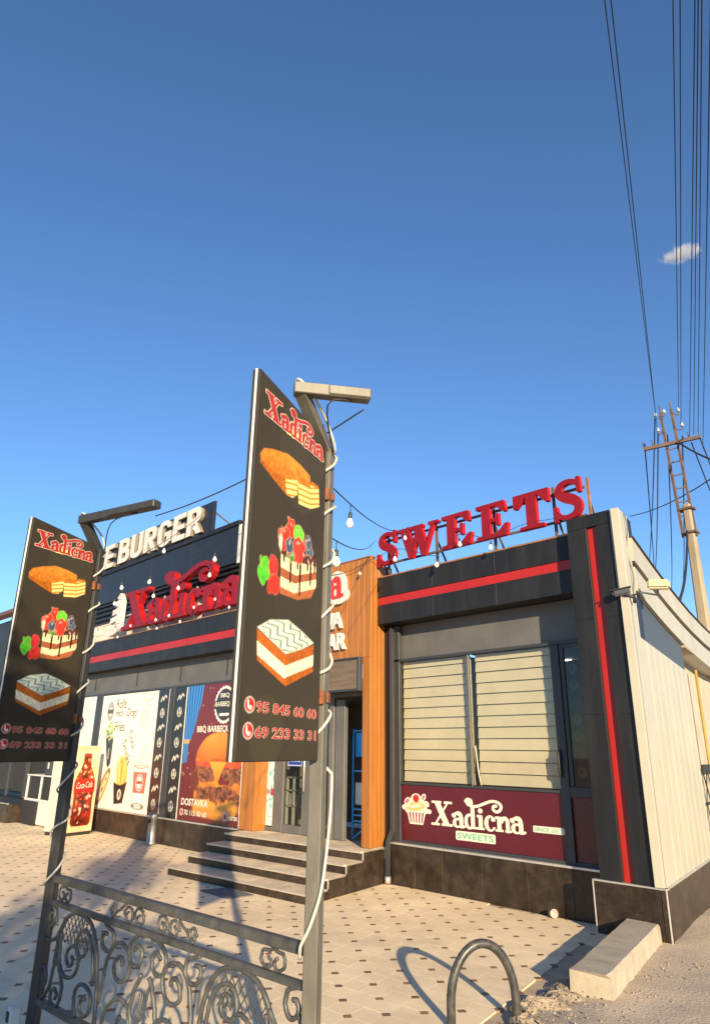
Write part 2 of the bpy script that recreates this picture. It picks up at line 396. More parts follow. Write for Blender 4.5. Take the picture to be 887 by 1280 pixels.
def text_words(body, x0, z0, x1, z1, M, bold=0.0):
    full = text_mesh(body, x0, z0, x1, z1, M, bold=bold); bm = bmesh.new(); bm.from_mesh(full); seen = set(); isl = []
    for f in bm.faces:
        if f.index in seen: continue
        st_, comp = [f], []; seen.add(f.index)
        while st_:
            q = st_.pop(); comp.append(q)
            for e in q.edges:
                for g in e.link_faces:
                    if g.index not in seen: seen.add(g.index); st_.append(g)
        xs = [v.co.x for q in comp for v in q.verts]; isl.append((min(xs), max(xs), comp))
    isl.sort(key=lambda t: t[0]); groups = []
    nw = len(body.split()); gaps = sorted([(isl[i+1][0]-max(t[1] for t in isl[:i+1]), i) for i in range(len(isl)-1)], reverse=True)[:nw-1]
    cuts = sorted(i for _, i in gaps); p = 0
    for c in cuts+[len(isl)-1]: groups.append(isl[p:c+1]); p = c+1
    out = []
    for gset in groups:
        idx = {}; vs = []; fs = []
        for _, _, comp in gset:
            for q in comp:
                fs.append([])
                for v in q.verts:
                    if v.index not in idx: idx[v.index] = len(vs); vs.append(tuple(v.co))
                    fs[-1].append(idx[v.index])
        me = bpy.data.meshes.new('lettering'); me.from_pydata(vs, [], fs); me.materials.append(M); me.update(); out.append(me)
    bm.free(); bpy.data.meshes.remove(full); return out
# ------------------------------------------------------------------ materials
DUST = lin('#b39b7d')
M_tile = mat('beige_paving', (.81, .645, .415), .75, var=.06, scale=1.1, piece=.04, dirt=(.52, .39, .245), dirt_amt=.65, dirt_scale=1.3, coords='Position', bump=.15, bscale=90, fine=.07)
M_dot = mat('brown_inset', (.20, .12, .075), .75, var=.15, scale=3, piece=.25, dirt=(.34, .25, .17), dirt_amt=.35, coords='Position')
M_grout = mat('grout', (.42, .32, .21), .9, var=.15, scale=4, coords='Position')
M_dust = mat('dusty_ground', (.42, .35, .28), .95, var=.14, scale=.7, dirt=(.27, .23, .19), dirt_amt=.55, dirt_scale=.9, coords='Position', bump=.5, bscale=35, fine=.10, fscale=60)
M_road = mat('dusty_road', (.50, .40, .28), .92, var=.10, scale=1.6, dirt=(.33, .28, .23), dirt_amt=.6, dirt_scale=2.2, coords='Position', bump=.6, bscale=45, fine=.12, fscale=90)
M_conc = mat('kerb_concrete', (.36, .31, .235), .9, var=.10, scale=5, dirt=(.38, .33, .26), dirt_amt=.5, dirt_scale=6, bump=.35, bscale=70, coords='Position', fine=.08)
M_mortar = mat('broken_mortar', (.27, .215, .15), .95, var=.2, scale=14, bump=1.0, bscale=55, coords='Position', fine=.2, fscale=60)
M_granite = mat('dark_granite', (.026, .018, .013), .34, spec=.35, var=.22, scale=7, dirt=(.10, .072, .048), dirt_amt=.35, dirt_scale=3.5, piece=.15, coords='Position', fine=.45, fscale=120)
M_tread = mat('tread_stone', (.66, .53, .36), .7, var=.12, scale=4, dirt=(.30, .25, .20), dirt_amt=.5, dirt_scale=3, coords='Position', fine=.08)
M_trim = mat('alu_trim', (.62, .59, .54), .38, metal=.7, var=.08)
M_black = mat('black_composite', (.0115, .0118, .0135), .45, spec=.35, var=.12, scale=1.5, stretch=(3, 3, .4), dirt=(.038, .034, .03), dirt_amt=.45, dirt_scale=1.6, coords='Position', piece=.07)
M_red = mat('red_composite', (.34, .013, .010), .42, var=.06, scale=2, coords='Position')
M_redl = mat('red_letter_face', (.20, .007, .014), .42, spec=.25, var=.07, scale=4, coords='Position')
M_redside = mat('red_letter_side', (.34, .009, .011), .42, spec=.25, var=.06, scale=4, coords='Position')
M_grey = mat('grey_aluminium', (.034, .038, .044), .45, metal=.1, var=.06, scale=2, coords='Position', dirt=(.08, .075, .07), dirt_amt=.2)
M_greyl = mat('grey_panel', (.105, .102, .098), .5, metal=.1, var=.06, scale=1.5, coords='Position', dirt=(.25, .22, .18), dirt_amt=.2)
M_orange = mat('orange_wood_cladding', (.325, .122, .021), .42, var=.14, scale=2.4, stretch=(9, 9, .55), coords='Position', dirt=(.27, .085, .013), dirt_amt=.75, dirt_scale=2.6, piece=.10)
M_cream = mat('cream_metal', (.375, .355, .285), .42, var=.05, scale=1.2, coords='Position', dirt=(.31, .28, .22), dirt_amt=.22, dirt_scale=2.0, piece=.03)
M_bluegrey = mat('blue_grey_panel', (.050, .062, .078), .5, var=.05, scale=1.5, coords='Position')
M_copper = mat('brown_flashing', (.30, .15, .075), .5, metal=.3, var=.2, scale=6, coords='Position')
M_pole = mat('painted_post', (.135, .128, .105), .5, metal=.15, var=.15, scale=5, dirt=(.075, .065, .05), dirt_amt=.6, dirt_scale=9, stretch=(1, 1, .35), bump=.1, bscale=40)
M_rail = mat('grey_railing', (.060, .064, .066), .5, metal=.2, var=.18, scale=12, dirt=(.19, .17, .135), dirt_amt=.4, dirt_scale=18, bump=.12, bscale=90)
M_rust = mat('rust', (.18, .06, .025), .85, var=.3, scale=25)
M_rope = mat('white_rope_light', (.44, .42, .36), .45, var=.10, scale=20)
M_cable = mat('black_cable', (.02, .02, .022), .6, var=.1)
M_socket = mat('black_socket', (.03, .03, .03), .5, var=.1)
M_bulb = mat('frosted_bulb', (.80, .76, .68), .22, var=.03, coat=.4)
M_white = mat('white_plastic', (.56, .55, .52), .4, var=.05, scale=4)
M_whitel = mat('white_letter', (.56, .54, .50), .4, var=.05, scale=5, dirt=(.42, .37, .3), dirt_amt=.25)
M_dark = mat('dark_void', (.018, .017, .017), .7, var=.1)
M_maroon = mat('maroon_film', (.075, .005, .013), .25, var=.07, scale=1.5, coords='Position', coat=.2)
M_navy = mat('dark_blue_cladding', (.011, .013, .019), .42, var=.12, scale=1, coords='Position', dirt=(.03, .03, .032), dirt_amt=.25)
M_blind = mat('cream_blind', (.475, .445, .35), .8, var=.04, scale=3, coords='Position', fine=.05, fscale=300)
M_glass = mat_glass('window_glass', (.96, .95, .91))
M_glassd = mat_glass('dark_glass', (.74, .76, .74))
M_print = mat_print('printed_film', .30, .15)
M_boardface = mat_print('printed_board', .6, .0)
M_conc_pole = mat('concrete_pole', (.29, .235, .165), .9, var=.14, scale=3, bump=.3, bscale=30, coords='Position', stretch=(1, 1, .3))
M_rustpole = mat('rusty_steel', (.10, .065, .050), .8, var=.25, scale=4, coords='Position')
M_ceramic = mat('white_ceramic', (.42, .42, .44), .2, var=.04)
M_stripw = mat('ink_white', (.60, .57, .47), .4, var=.03)
M_inkred = mat('ink_red', (.42, .022, .012), .4, var=.05)
M_inkdark = mat('ink_dark', (.025, .022, .022), .5, var=.1)
M_inkgreen = mat('ink_green', lin('#4aa37e'), .4, var=.05)
M_pink = mat('ink_peach', (.58, .40, .28), .4, var=.04)
M_blue = mat('blue_rack_paint', lin('#3a9fe0'), .4, var=.06)

# ================================================================== the setting
g = MB(); g.add([(-400, -300, -.06), (300, -300, -.06), (300, 500, -.06), (-400, 500, -.06)], [(0, 1, 2, 3)])
tag(g.build('ground', M_dust), kind='structure')
def edge_x(y): return -3.08-.24*(y-4.45) if y < 7.1 else -3.716+(y-7.1)*SK
# dusty road beside the paving
ys = np.concatenate([np.arange(-4, 14, .11), np.arange(14, 80, 3.0)])
xo = np.concatenate([np.arange(0, 5, .10), np.arange(5, 40, 2.0)])
def rnoise(x, y):
    a = np.array([[x]]); b = np.array([[y]])
    return float(vnoise(a+50, b+50, 1.1, 3)[0, 0]*.6+vnoise(a+50, b+50, 4.3, 4)[0, 0]*.28+vnoise(a+50, b+50, 11, 5)[0, 0]*.16)
XX = np.array([[edge_x(y)+o for o in xo] for y in ys]); YY = np.repeat(ys[:, None], len(xo), 1)
ZN = vnoise(XX+50, YY+50, 1.1, 3)*.6+vnoise(XX+50, YY+50, 4.3, 4)*.28+vnoise(XX+50, YY+50, 11.0, 5)*.16
ramp = np.clip(xo/.45, 0, 1)[None, :]
ZZ = -.02+.030*ramp+ZN*.040*ramp
r = MB(); ny_, nx_ = XX.shape
r.add(list(zip(XX.ravel(), YY.ravel(), ZZ.ravel())), [(j*nx_+i, j*nx_+i+1, (j+1)*nx_+i+1, (j+1)*nx_+i) for j in range(ny_-1) for i in range(nx_-1)])
r.sm = [True]*len(r.f)
tag(r.build('road', M_road), kind='structure')
# paved forecourt
P = MB(); P.prism([(-26, -2.5), (edge_x(-2.5), -2.5), (edge_x(7.1), 7.1), (edge_x(7.1), 7.6), (-26, 7.6)], -.05, -.009)
plaza = tag(P.build('plaza', M_grout), kind='structure')
VA = Vector((.2470, -.1880)); VB = Vector((.1480, .2155)); ORG = Vector((-3.541, 4.741)); LAM = .205
E_1 = (VA+VB)/2; E_2 = (VB-VA)/2           # tile edges; a small inset sits on every second corner
def shrink(pts, g=.0012):
    c = sum(pts, Vector((0, 0)))/len(pts); return [c+(p-c)*(1-g/max((p-c).length, .01)) for p in pts]
MID = (E_1+E_2)/2
TB = shrink([p-MID for p in (E_1*LAM, E_1, E_1+E_2*(1-LAM), E_2+E_1*(1-LAM), E_2, E_2*LAM)])
TA = shrink([p-MID for p in (E_1*0, E_1*(1-LAM), E_1+E_2*LAM, E_1+E_2, E_2+E_1*LAM, E_2*(1-LAM))])
q1, q2 = E_1*LAM, E_2*LAM
DT = shrink([q1, q2, -q1, -q2], .0015)
def piece_mesh(poly, name, M, h):
    mb = MB(); n = len(poly)
    vs = [(p.x, p.y, -.03) for p in poly]+[(p.x, p.y, h) for p in poly]
    fs = [(i, (i+1) % n, (i+1) % n+n, i+n) for i in range(n)]+[tuple(range(n, 2*n))]
    mb.add(vs, fs); return mb
tb_me = piece_mesh(TB, 'tile', M_tile, 0.0); ta_me = piece_mesh(TA, 'tile', M_tile, 0.0); d_me = piece_mesh(DT, 'inset', M_dot, 0.0)
tiles = []; dots = []
for i in range(-130, 40):
    for j in range(-60, 45):
        o_ = ORG+E_1*i+E_2*j; even = (i+j) % 2 == 0
        pc = o_+MID
        if -2.3 < pc.y < 7.38 and -24 < pc.x < edge_x(pc.y)-.10: tiles.append((pc, tb_me if even else ta_me))
        if even and -2.3 < o_.y < 7.38 and -24 < o_.x < edge_x(o_.y)-.10: dots.append((o_, d_me))
def in_view(p):
    d = Vector((p.x, p.y, 0))-CAM_POS; z = d.dot(fwd)
    if z < .3: return False
    return abs(853*d.dot(rt2)/z) < 460 and abs(853*d.dot(up2)/z) < 665
for lst, nm, M in ((tiles, 'paving_tile', M_tile), (dots, 'inset_tile', M_dot)):
    order = sorted([k for k, (p, _) in enumerate(lst) if in_view(p) and not (-9.9 < p.x < -6.8 and p.y > 5.8)], key=lambda k: lst[k][0].length)[:300]
    own = set(order); shared = {}; rest = MB()
    for k, (p, tm) in enumerate(lst):
        dz = random.uniform(-.0003, .0002)
        if k in own:
            if id(tm) not in shared:
                c_ = MB(); c_.v, c_.f, c_.mi, c_.sm = list(tm.v), list(tm.f), list(tm.mi), list(tm.sm); shared[id(tm)] = c_.mesh(nm, M)
            o = link(nm, shared[id(tm)], plaza, (p.x, p.y, dz)); o.rotation_euler = (random.gauss(0, .0005), random.gauss(0, .0005), random.gauss(0, .003))
        else: rest.add([(x+p.x, y+p.y, z+dz) for x, y, z in tm.v], tm.f)
    tag(rest.build('far_'+nm+'s', M, plaza), kind='stuff')
# broken mortar strip along the paving edge
e = MB(); n1, n2 = 120, 14; vs = []
for i in range(n1):
    y = 1.0+4.35*i/(n1-1)
    for j in range(n2):
        t = j/(n2-1); w = .30+.10*math.sin(y*5.1)+.06*math.sin(y*17)
        x = edge_x(y)-.10+.04*math.sin(y*9)+.03*math.sin(y*31)+w*t
        h = .058*math.sin(math.pi*t)**.8*(.55+.9*rnoise(x*3, y*3))+.022*random.random()*math.sin(math.pi*t)
        vs.append((x, y, -.025+h))
e.add(vs, [(i*n2+j, i*n2+j+1, (i+1)*n2+j+1, (i+1)*n2+j) for i in range(n1-1) for j in range(n2-1)])
tag(e.build('pavement_edge', M_mortar), kind='structure')
# loose stones
st = MB()
for k in range(900):
    y = random.uniform(1.5, 7.0); x = edge_x(y)+abs(random.gauss(0, .45))+.03
    if random.random() < .25: x = edge_x(y)+random.uniform(0, 3.5)
    rr = random.uniform(.004, .011)*(1.8 if random.random() < .06 else 1)
    zb = .035 if x > edge_x(y)+.35 else .05
    vv = [(x+rr*random.uniform(.6, 1.3)*dx, y+rr*random.uniform(.6, 1.3)*dy, zb-.012+rr*random.uniform(.5, 1)*dz) for dx, dy, dz in ((1, 0, .3), (-1, 0, .3), (0, 1, .3), (0, -1, .3), (0, 0, 1.3), (0, 0, -1))]
    st.add(vv, [(0, 2, 4), (2, 1, 4), (1, 3, 4), (3, 0, 4), (2, 0, 5), (1, 2, 5), (3, 1, 5), (0, 3, 5)])
tag(st.build('gravel', M_mortar), 'loose pale gravel scattered along the paving edge and road', 'gravel', kind='stuff')
# concrete kerb block by the corner pier
kb = MB()
lx = lambda t: (-3.60+.50*t, 7.145-1.955*t); rx_ = lambda t: (-3.27+.455*t, 7.145-1.905*t)
n1 = 24; vs = []
for i in range(n1):
    t = i/(n1-1); a = lx(t); b = rx_(t); jit = lambda: random.gauss(0, .004)
    end = .035*random.random()+.02 if i == n1-1 else 0
    vs += [(a[0]-.01+jit(), a[1]-end*0, -.03), (a[0]+jit(), a[1], .150+jit()), (a[0]+.015, a[1]-end, .175+.4*jit()), (b[0]-.015, b[1]-end, .175+.4*jit()), (b[0]+jit(), b[1], .153+jit()), (b[0]+.012+jit(), b[1], -.03)]
kb.add(vs, [(i*6+j, i*6+j+1, (i+1)*6+j+1, (i+1)*6+j) for i in range(n1-1) for j in range(5)]+[tuple(range(6)), tuple(range((n1-1)*6, n1*6))[::-1]])
tag(kb.build('kerb_block', M_conc), 'worn pale concrete kerb block jutting from the corner pier', 'kerb')

# ================================================================== sweets shop (right bay)
shop = thing('sweets_shop', 'black clad sweet shop bay with cream side wall and red stripes', 'shop', (-5.4, 7.3, 0))
YW = 7.39
# plinth of granite slabs
xs_ = [-6.97, -6.55, -6.09, -5.49, -4.86, -4.30, -3.96]
for a, b in zip(xs_[:-1], xs_[1:]):
    MB().box(a+.0015, b-.0015, YW, YW+.05, -.02, .485).build('plinth_slab', M_granite, shop, .002)
MB().box(-6.97, -3.93, YW+.006, YW+.5, -.02, .48).build('plinth_core', M_grout, shop)
MB().box(-6.97, -3.90, YW-.012, YW+.14, .487, .51).build('plinth_trim', M_trim, shop, .002)
# pier plinth: front and the long side
YP = 7.06; XL, XR = -3.885, -3.147
for a, b in ((XL, -3.235), (-3.233, XR)):
    MB().box(a+.001, b-.001, YP, YP+.05, -.05, .458).build('plinth_slab', M_granite, shop, .002)
MB().box(XL+.01, XR-.10, YP+.052, YP+.30, -.05, .43).build('plinth_core', M_grout, shop)
MB().box(XL, XR+.004, YP-.008, YP+.06, .460, .475).build('plinth_trim', M_trim, shop, .001)
for x in (XL-.004, XR-.008):
    MB().box(x, x+.013, YP-.006, YP+.008, -.03, .459).build('corner_trim', M_trim, shop, .001)
def side(t, off=0.0):   # point on the side wall line, off = outwards
    n = Vector((.98, .20, 0)); return Vector((XR, YP, 0))+Vector((SK, 1, 0)).normalized()*t+n*off
def side_box(mb, t0, t1, z0, z1, o0, o1, z0b=None, z1b=None):
    z0b = z0 if z0b is None else z0b; z1b = z1 if z1b is None else z1b
    p = [side(t0, o1), side(t1, o1), side(t1, o0), side(t0, o0)]
    zs0 = [z0, z0b, z0b, z0]; zs1 = [z1, z1b, z1b, z1]
    vs = [(q.x, q.y, z) for q, z in zip(p, zs0)]+[(q.x, q.y, z) for q, z in zip(p, zs1)]
    return mb.add(vs, [(3, 2, 1, 0), (4, 5, 6, 7), (0, 1, 5, 4), (1, 2, 6, 5), (2, 3, 7, 6), (3, 0, 4, 7)])
tt = [0.0, .62, 1.24, 1.86, 2.48, 3.10]
for a, b in zip(tt[:-1], tt[1:]):
    side_box(MB(), a+.002, b-.002, -.05, .458, -.05, 0.0).build('plinth_slab', M_granite, shop, .002)
side_box(MB(), 0.0, 3.1, .460, .475, -.06, .008).build('plinth_trim', M_trim, shop, .001)
side_box(MB(), 0.35, 3.09, -.05, .43, -.3, -.052).build('plinth_core', M_grout, shop)
# corner pier: black cladding panels with a recessed red strip
YB = 7.08; PXL, PXR = -3.812, -3.178
zj = [.478, 2.055, 3.07, 4.118]
for z0, z1 in zip(zj[:-1], zj[1:]):
    MB().box(PXL, -3.577, YB, YB+.06, z0+.0008, z1-.0008).build('cladding_panel', M_black, shop, .0007)
    MB().box(-3.455, PXR, YB, YB+.06, z0+.0008, z1-.0008).build('cladding_panel', M_black, shop, .0007)
MB().box(PXL, PXR, YB, YB+.06, 4.120, 4.268).build('cladding_panel', M_black, shop, .002)
MB().box(-3.576, -3.456, YB+.040, YB+.058, .478, 4.117).build('red_strip', M_red, shop)
MB().box(PXL+.004, PXR-.01, YB+.062, YB+.55, .478, 4.262, SK).build('pier_core', M_black, shop)
# fascia with its red stripe
YF = 7.225; FX0, FX1 = -7.055, PXL-.003
fj = [FX0, -6.0, -4.95, FX1]
for a, b in zip(fj[:-1], fj[1:]):
    MB().box(a+.0006, b-.0006, YF, YF+.03, 3.835, 4.125).build('fascia_panel', M_black, shop, .0007)
    MB().box(a+.0006, b-.0006, YF, YF+.03, 3.435, 3.715).build('fascia_panel', M_black, shop, .0007)
MB().box(FX0, FX1, YF+.014, YF+.028, 3.716, 3.834).build('red_stripe', M_red, shop)
MB().box(FX0+.004, FX1, YF+.031, YF+.45, 3.437, 4.120, SK).build('fascia_core', M_black, shop)
MB().box(FX0-.005, FX1, YF-.012, YF+.14, 4.127, 4.150).build('coping', M_copper, shop, .003)
# grey shutter band, frame, panes
MB().box(-6.965, -3.86, 7.545, 7.62, 2.935, 3.434).build('shutter_band', M_greyl, shop, .003)
MB().box(-6.965, -3.86, 7.45, 7.51, 2.895, 2.930).build('frame_head', M_grey, shop, .003)
MB().box(-6.965, -6.855, 7.45, 7.52, .512, 3.42).build('frame_jamb', M_grey, shop, .003)
MB().box(-4.385, -4.275, 7.445, 7.52, .512, 2.893).build('mullion', M_grey, shop, .003)
MB().box(-6.853, -4.387, 7.45, 7.51, 1.235, 1.262).build('transom', M_grey, shop, .003)
MB().box(-4.273, -3.86, 7.448, 7.52, 1.200, 1.305).build('transom', M_grey, shop, .003)
MB().box(-6.853, -3.86, 7.452, 7.51, .512, .545).build('frame_sill', M_grey, shop, .003)
MB().box(-5.640, -5.622, 7.46, 7.5, 1.264, 2.893).build('glazing_bar', M_greyl, shop, .002)
MB().box(-6.853, -5.642, 7.475, 7.483, 1.264, 2.893).build('pane', M_glass, shop)
MB().box(-5.620, -4.387, 7.475, 7.483, 1.264, 2.893).build('pane', M_glass, shop)
MB().box(-4.273, -3.86, 7.475, 7.483, 1.307, 2.893).build('pane', M_glass, shop)
MB().box(-4.272, -4.222, 7.462, 7.51, 1.307, 2.893).build('sidelight_frame', M_grey, shop, .003)
MB().box(-4.221, -3.86, 7.462, 7.51, 2.845, 2.893).build('sidelight_frame', M_grey, shop, .003)
h = MB(); h.tube([(-4.358, 7.45, 1.42), (-4.358, 7.402, 1.44), (-4.358, 7.402, 1.66), (-4.358, 7.45, 1.68)], .013); h.box(-4.375, -4.340, 7.425, 7.444, 1.40, 1.70)
h.build('handle', M_cable, shop)
MB().box(-4.273, -3.86, 7.475, 7.484, .547, 1.198).build('film_panel', M_maroon, shop)
film = MB().box(-6.853, -4.387, 7.475, 7.484, .547, 1.233).build('film_panel', M_maroon, shop)
# the sticker on the maroon film
def put(name, me, parent, x, y, z):
    w = wloc(parent); o = link(name, me, parent, (x-w.x, y-w.y, z-w.z)); return o
wd = sdf_mesh('lettering', lambda u, v: G_word(u/.325, v/.325)*.325, -.03, -.03, 1.30, .42, .0065, 0, [M_stripw])
o = put('lettering', wd, film, -6.315, 7.4725, .765); o['label'] = 'cream serif lettering with a curl'; o.scale = (1.125, 1, .90)
put('sweets_tag', sdf_mesh('tag', lambda u, v: S_box(u, v, 0, 0, .60, .105, .02), -.02, -.02, .62, .125, .01, 0, [M_stripw]), film, -5.93, 7.4725, .622)
put('lettering', text_mesh('SWEETS', 0, 0, .54, .068, M_inkgreen, bold=.01), film, -5.90, 7.4705, .641)
put('since_tag', sdf_mesh('tag', lambda u, v: S_box(u, v, 0, 0, .40, .070, .012), -.02, -.02, .42, .09, .01, 0, [M_stripw]), film, -4.80, 7.4725, .80)
for me in text_words('SINCE 2017', 0, 0, .37, .045, M_inkgreen): put('lettering', me, film, -4.785, 7.4705, .8125)
def cup(u, v):
    return vmin(S_poly(u, v, [(-.09, -.13), (.09, -.13), (.13, .02), (-.13, .02)]), S_ell(u, v, 0, .03, .155, .075), S_ell(u, v, .0, .09, .12, .07), S_ell(u, v, 0, .15, .07, .06), S_ell(u, v, -.12, .12, .05, .035, .7), S_ell(u, v, .14, .10, .04, .03, -.6), S_ell(u, v, .10, .17, .03, .045, -.5), S_ell(u, v, -.16, .05, .035, .03), S_ell(u, v, .17, .02, .035, .025))
put('cupcake_emblem', sdf_mesh('emblem', cup, -.22, -.15, .22, .24, .007, 0, [M_stripw]), film, -6.585, 7.4725, .895).scale = (1.3, 1, 1.12)
put('cupcake_cherry', sdf_mesh('emblem', lambda u, v: S_ell(u, v, 0, .155, .042, .042), -.1, .1, .1, .22, .007, 0, [M_inkred]), film, -6.585, 7.4705, .895).scale = (1.3, 1, 1.12)
put('cupcake_cream', sdf_mesh('emblem', lambda u, v: S_stroke(u, v, smooth_pts([(-.12, .04), (-.02, .03), (.1, .07), (.03, .11), (-.07, .085)], 5), .017), -.2, -.05, .2, .2, .006, 0, [mat('ink_tan', lin('#cfae6e'), .4)]), film, -6.585, 7.4705, .895).scale = (1.3, 1, 1.12)
put('cupcake_case', sdf_mesh('emblem', lambda u, v: vmin(*[S_poly(u, v, [(-.075+i*.036, -.115), (-.062+i*.036, -.115), (-.077+i*.0445, 0), (-.098+i*.0445, 0)]) for i in range(5)]), -.2, -.14, .2, .04, .006, 0, [mat('ink_berry', lin('#7a2440'), .4)]), film, -6.585, 7.4705, .895).scale = (1.3, 1, 1.12)
for fn_ in (lambda u, v: S_ell(u, v, -.12, .12, .035, .020, .7), lambda u, v: S_ell(u, v, .10, .17, .016, .03, -.5)):
    put('cupcake_petal', sdf_mesh('emblem', fn_, -.2, .05, .2, .24, .006, 0, [mat('ink_rose', lin('#b5657c'), .4)]), film, -6.585, 7.4705, .895).scale = (1.3, 1, 1.12)
MB().box(-7.21, -6.968, 7.43, 7.60, -.02, 4.11).build('end_wall', M_black, shop)
# blinds: every slat a piece
def blind(x0, x1, label):
    b = thing('window_blind', label, 'blind', ((x0+x1)/2, 7.55, 1.27))
    me = MB(); w = (x1-x0)/2; me.add([(-w, -.008, -.062), (w, -.008, -.062), (w, .006, .064), (-w, .006, .064), (-w, -.005, -.062), (w, -.005, -.062), (w, .009, .064), (-w, .009, .064)],
        [(0, 1, 2, 3), (7, 6, 5, 4), (0, 4, 5, 1), (1, 5, 6, 2), (2, 6, 7, 3), (3, 7, 4, 0)])
    me = me.mesh('slat', M_blind)
    for i in range(12):
        o = link('slat', me, b, (0, random.gauss(0, .0008), .07+i*.1385)); o.rotation_euler = (random.gauss(0, .01), random.gauss(0, .0015), 0)
    MB().box(x0, x1, 7.53, 7.53, 2.885, 2.93).build('head_rail', M_white, b)
    MB().box(x0, x1, 7.572, 7.576, 1.27, 2.88).build('back_cloth', mat('tan_cloth', (.36, .325, .24), .9), b)
    return b
blind(-6.855, -5.655, 'cream slatted blind hanging beside the grey drainpipe')
blind(-5.565, -4.37, 'cream slatted blind hanging beside the narrow sidelight')
cd = MB(); cd.tube([(-5.598, 7.515, 1.74), (-5.570, 7.515, 1.45), (-5.535, 7.515, 1.27)], .010, 6)
tag(cd.build('blind_wand', M_white), 'thin white wand leaning in the gap between two blinds', 'wand')
# room behind the glass
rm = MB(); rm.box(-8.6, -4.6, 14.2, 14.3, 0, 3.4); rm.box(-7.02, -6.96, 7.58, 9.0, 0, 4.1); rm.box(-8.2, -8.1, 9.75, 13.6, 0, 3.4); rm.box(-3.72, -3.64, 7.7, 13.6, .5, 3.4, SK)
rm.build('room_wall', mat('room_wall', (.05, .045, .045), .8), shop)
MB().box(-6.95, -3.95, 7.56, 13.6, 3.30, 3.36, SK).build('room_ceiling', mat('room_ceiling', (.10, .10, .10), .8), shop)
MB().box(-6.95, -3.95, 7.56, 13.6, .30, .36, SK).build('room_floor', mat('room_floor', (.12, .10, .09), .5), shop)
LAMPS = ((-6.65, 11.7), (-6.90, 12.47), (-7.13, 13.18))
M_lamp = mat_emit('lit_ceiling_panel', (1, .97, .90), 14.0)
for i, (x, y) in enumerate(LAMPS):
    MB().box(x-.16, x+.16, y-.06, y+.06, 3.27, 3.296).build('ceiling_lamp', M_lamp, shop)
for (x, y, z) in ((-5.36, 9.39, 2.56), (-5.15, 9.55, 2.56)):
    MB().lathe([(.0, 0), (.03, .02), (.03, .04), (0, .06)], 10, (x, y, z)).build('spot_lamp', M_lamp, shop)
# hanging decorative strip seen through the sidelight
hs = Canvas(.20, 1.45, .012, '#4a2c31')
for k in range(7):
    hs.ell(.10+.02*math.sin(k*2), .15+k*.2, .055, .06, ['#c9a489', '#8d3947', '#b98a6d'][k % 3], a=.8); hs.ell(.09, .16+k*.2, .02, .02, '#5b2b33', a=.8)
o = put('hanging_banner', hs.mesh('banner', M_print), shop, -4.42, 7.85, 1.30)
hb = MB(); hb.box(-4.42, -4.22, 7.853, 7.862, 1.30, 2.75); hb.build('banner_back', M_dark, shop)
# side wall of cream metal panels
wt = [0.03]+[.03+.305*i for i in range(1, 10)]+[2.86]
for a, b in zip(wt[:-1], wt[1:]):
    mb = MB()
    if b <= .34: z1, z1b = 3.30, 3.30
    else: z1 = 2.868-.0495*(a-.34); z1b = 2.868-.0495*(b-.34)
    side_box(mb, a+.0, b-.028, .47, z1, -.10, -.022, .47, z1b); side_box(mb, b-.028, b, .47, z1, -.10, -.034, .47, z1b)
    if b <= .34: mb = MB(); side_box(mb, a, b, .47, 3.30, -.10, -.016)
    mb.build('wall_panel', M_cream, shop, .003)
mb = MB(); side_box(mb, .36, 2.86, 2.87, 3.42, -.10, -.040, 2.745, 3.22); mb.build('grey_panel', M_bluegrey, shop)
side_box(MB(), .0, .03, .478, 4.26, -.10, -.014).build('corner_profile', M_cream, shop, .003)
# sloping cream fascia along the side, in two bands with a groove
def zr(t): return 4.00-.150*max(t-.40, 0)+.0142*max(t-.40, 0)**2
ts_ = [.38, .9, 1.4, 2.0, 2.8, 3.6, 4.6, 5.6, 7.0]
mb = MB(); side_box(mb, .03, .38, 3.302, 4.262, -.12, -.014); mb.build('parapet_end', M_cream, shop, .004)
for a, b in zip(ts_[:-1], ts_[1:]):
    mb = MB(); side_box(mb, a, b, zr(a)-.27, zr(a), -.30, .012, zr(b)-.27, zr(b)); mb.build('fascia_band', M_cream, shop)
    mb = MB(); side_box(mb, a, b, zr(a)-.34, zr(a)-.271, -.30, -.035, zr(b)-.34, zr(b)-.271); mb.build('fascia_groove', M_greyl, shop)
    mb = MB(); side_box(mb, a, b, zr(a)-.615, zr(a)-.341, -.30, .004, zr(b)-.615, zr(b)-.341); mb.build('fascia_band', M_cream, shop)
    mb = MB(); side_box(mb, a, b, zr(a)+.001, zr(a)+.022, -.32, .030, zr(b)+.001, zr(b)+.022); mb.build('roof_edge', M_dark, shop)
mb = MB(); side_box(mb, 2.86, 7.0, zr(2.86)-.65, zr(2.86)-.617, -1.4, .002, zr(7)-.65, zr(7)-.617); mb.build('soffit', mat('soffit', (.30, .24, .17), .7, coords='Position'), shop)
side_box(MB(), 2.83, 2.86, -.05, 3.05, -1.0, -.11).build('recess_return', M_cream, shop)
side_box(MB(), 2.87, 7.0, -.05, 3.2, -1.0, -.26).build('rear_wall', mat('rear_wall', (.38, .34, .27), .8, coords='Position'), shop)
rf = MB(); q = [side(.1, -.32), side(7, -.32)]
rf.add([(q[0].x, q[0].y+.3, 4.0), (q[1].x, q[1].y, zr(7)), (q[1].x-4, q[1].y, zr(7)), (-7.2, 7.7, 4.0)], [(0, 1, 2, 3)]); rf.build('roof', M_dark, shop)
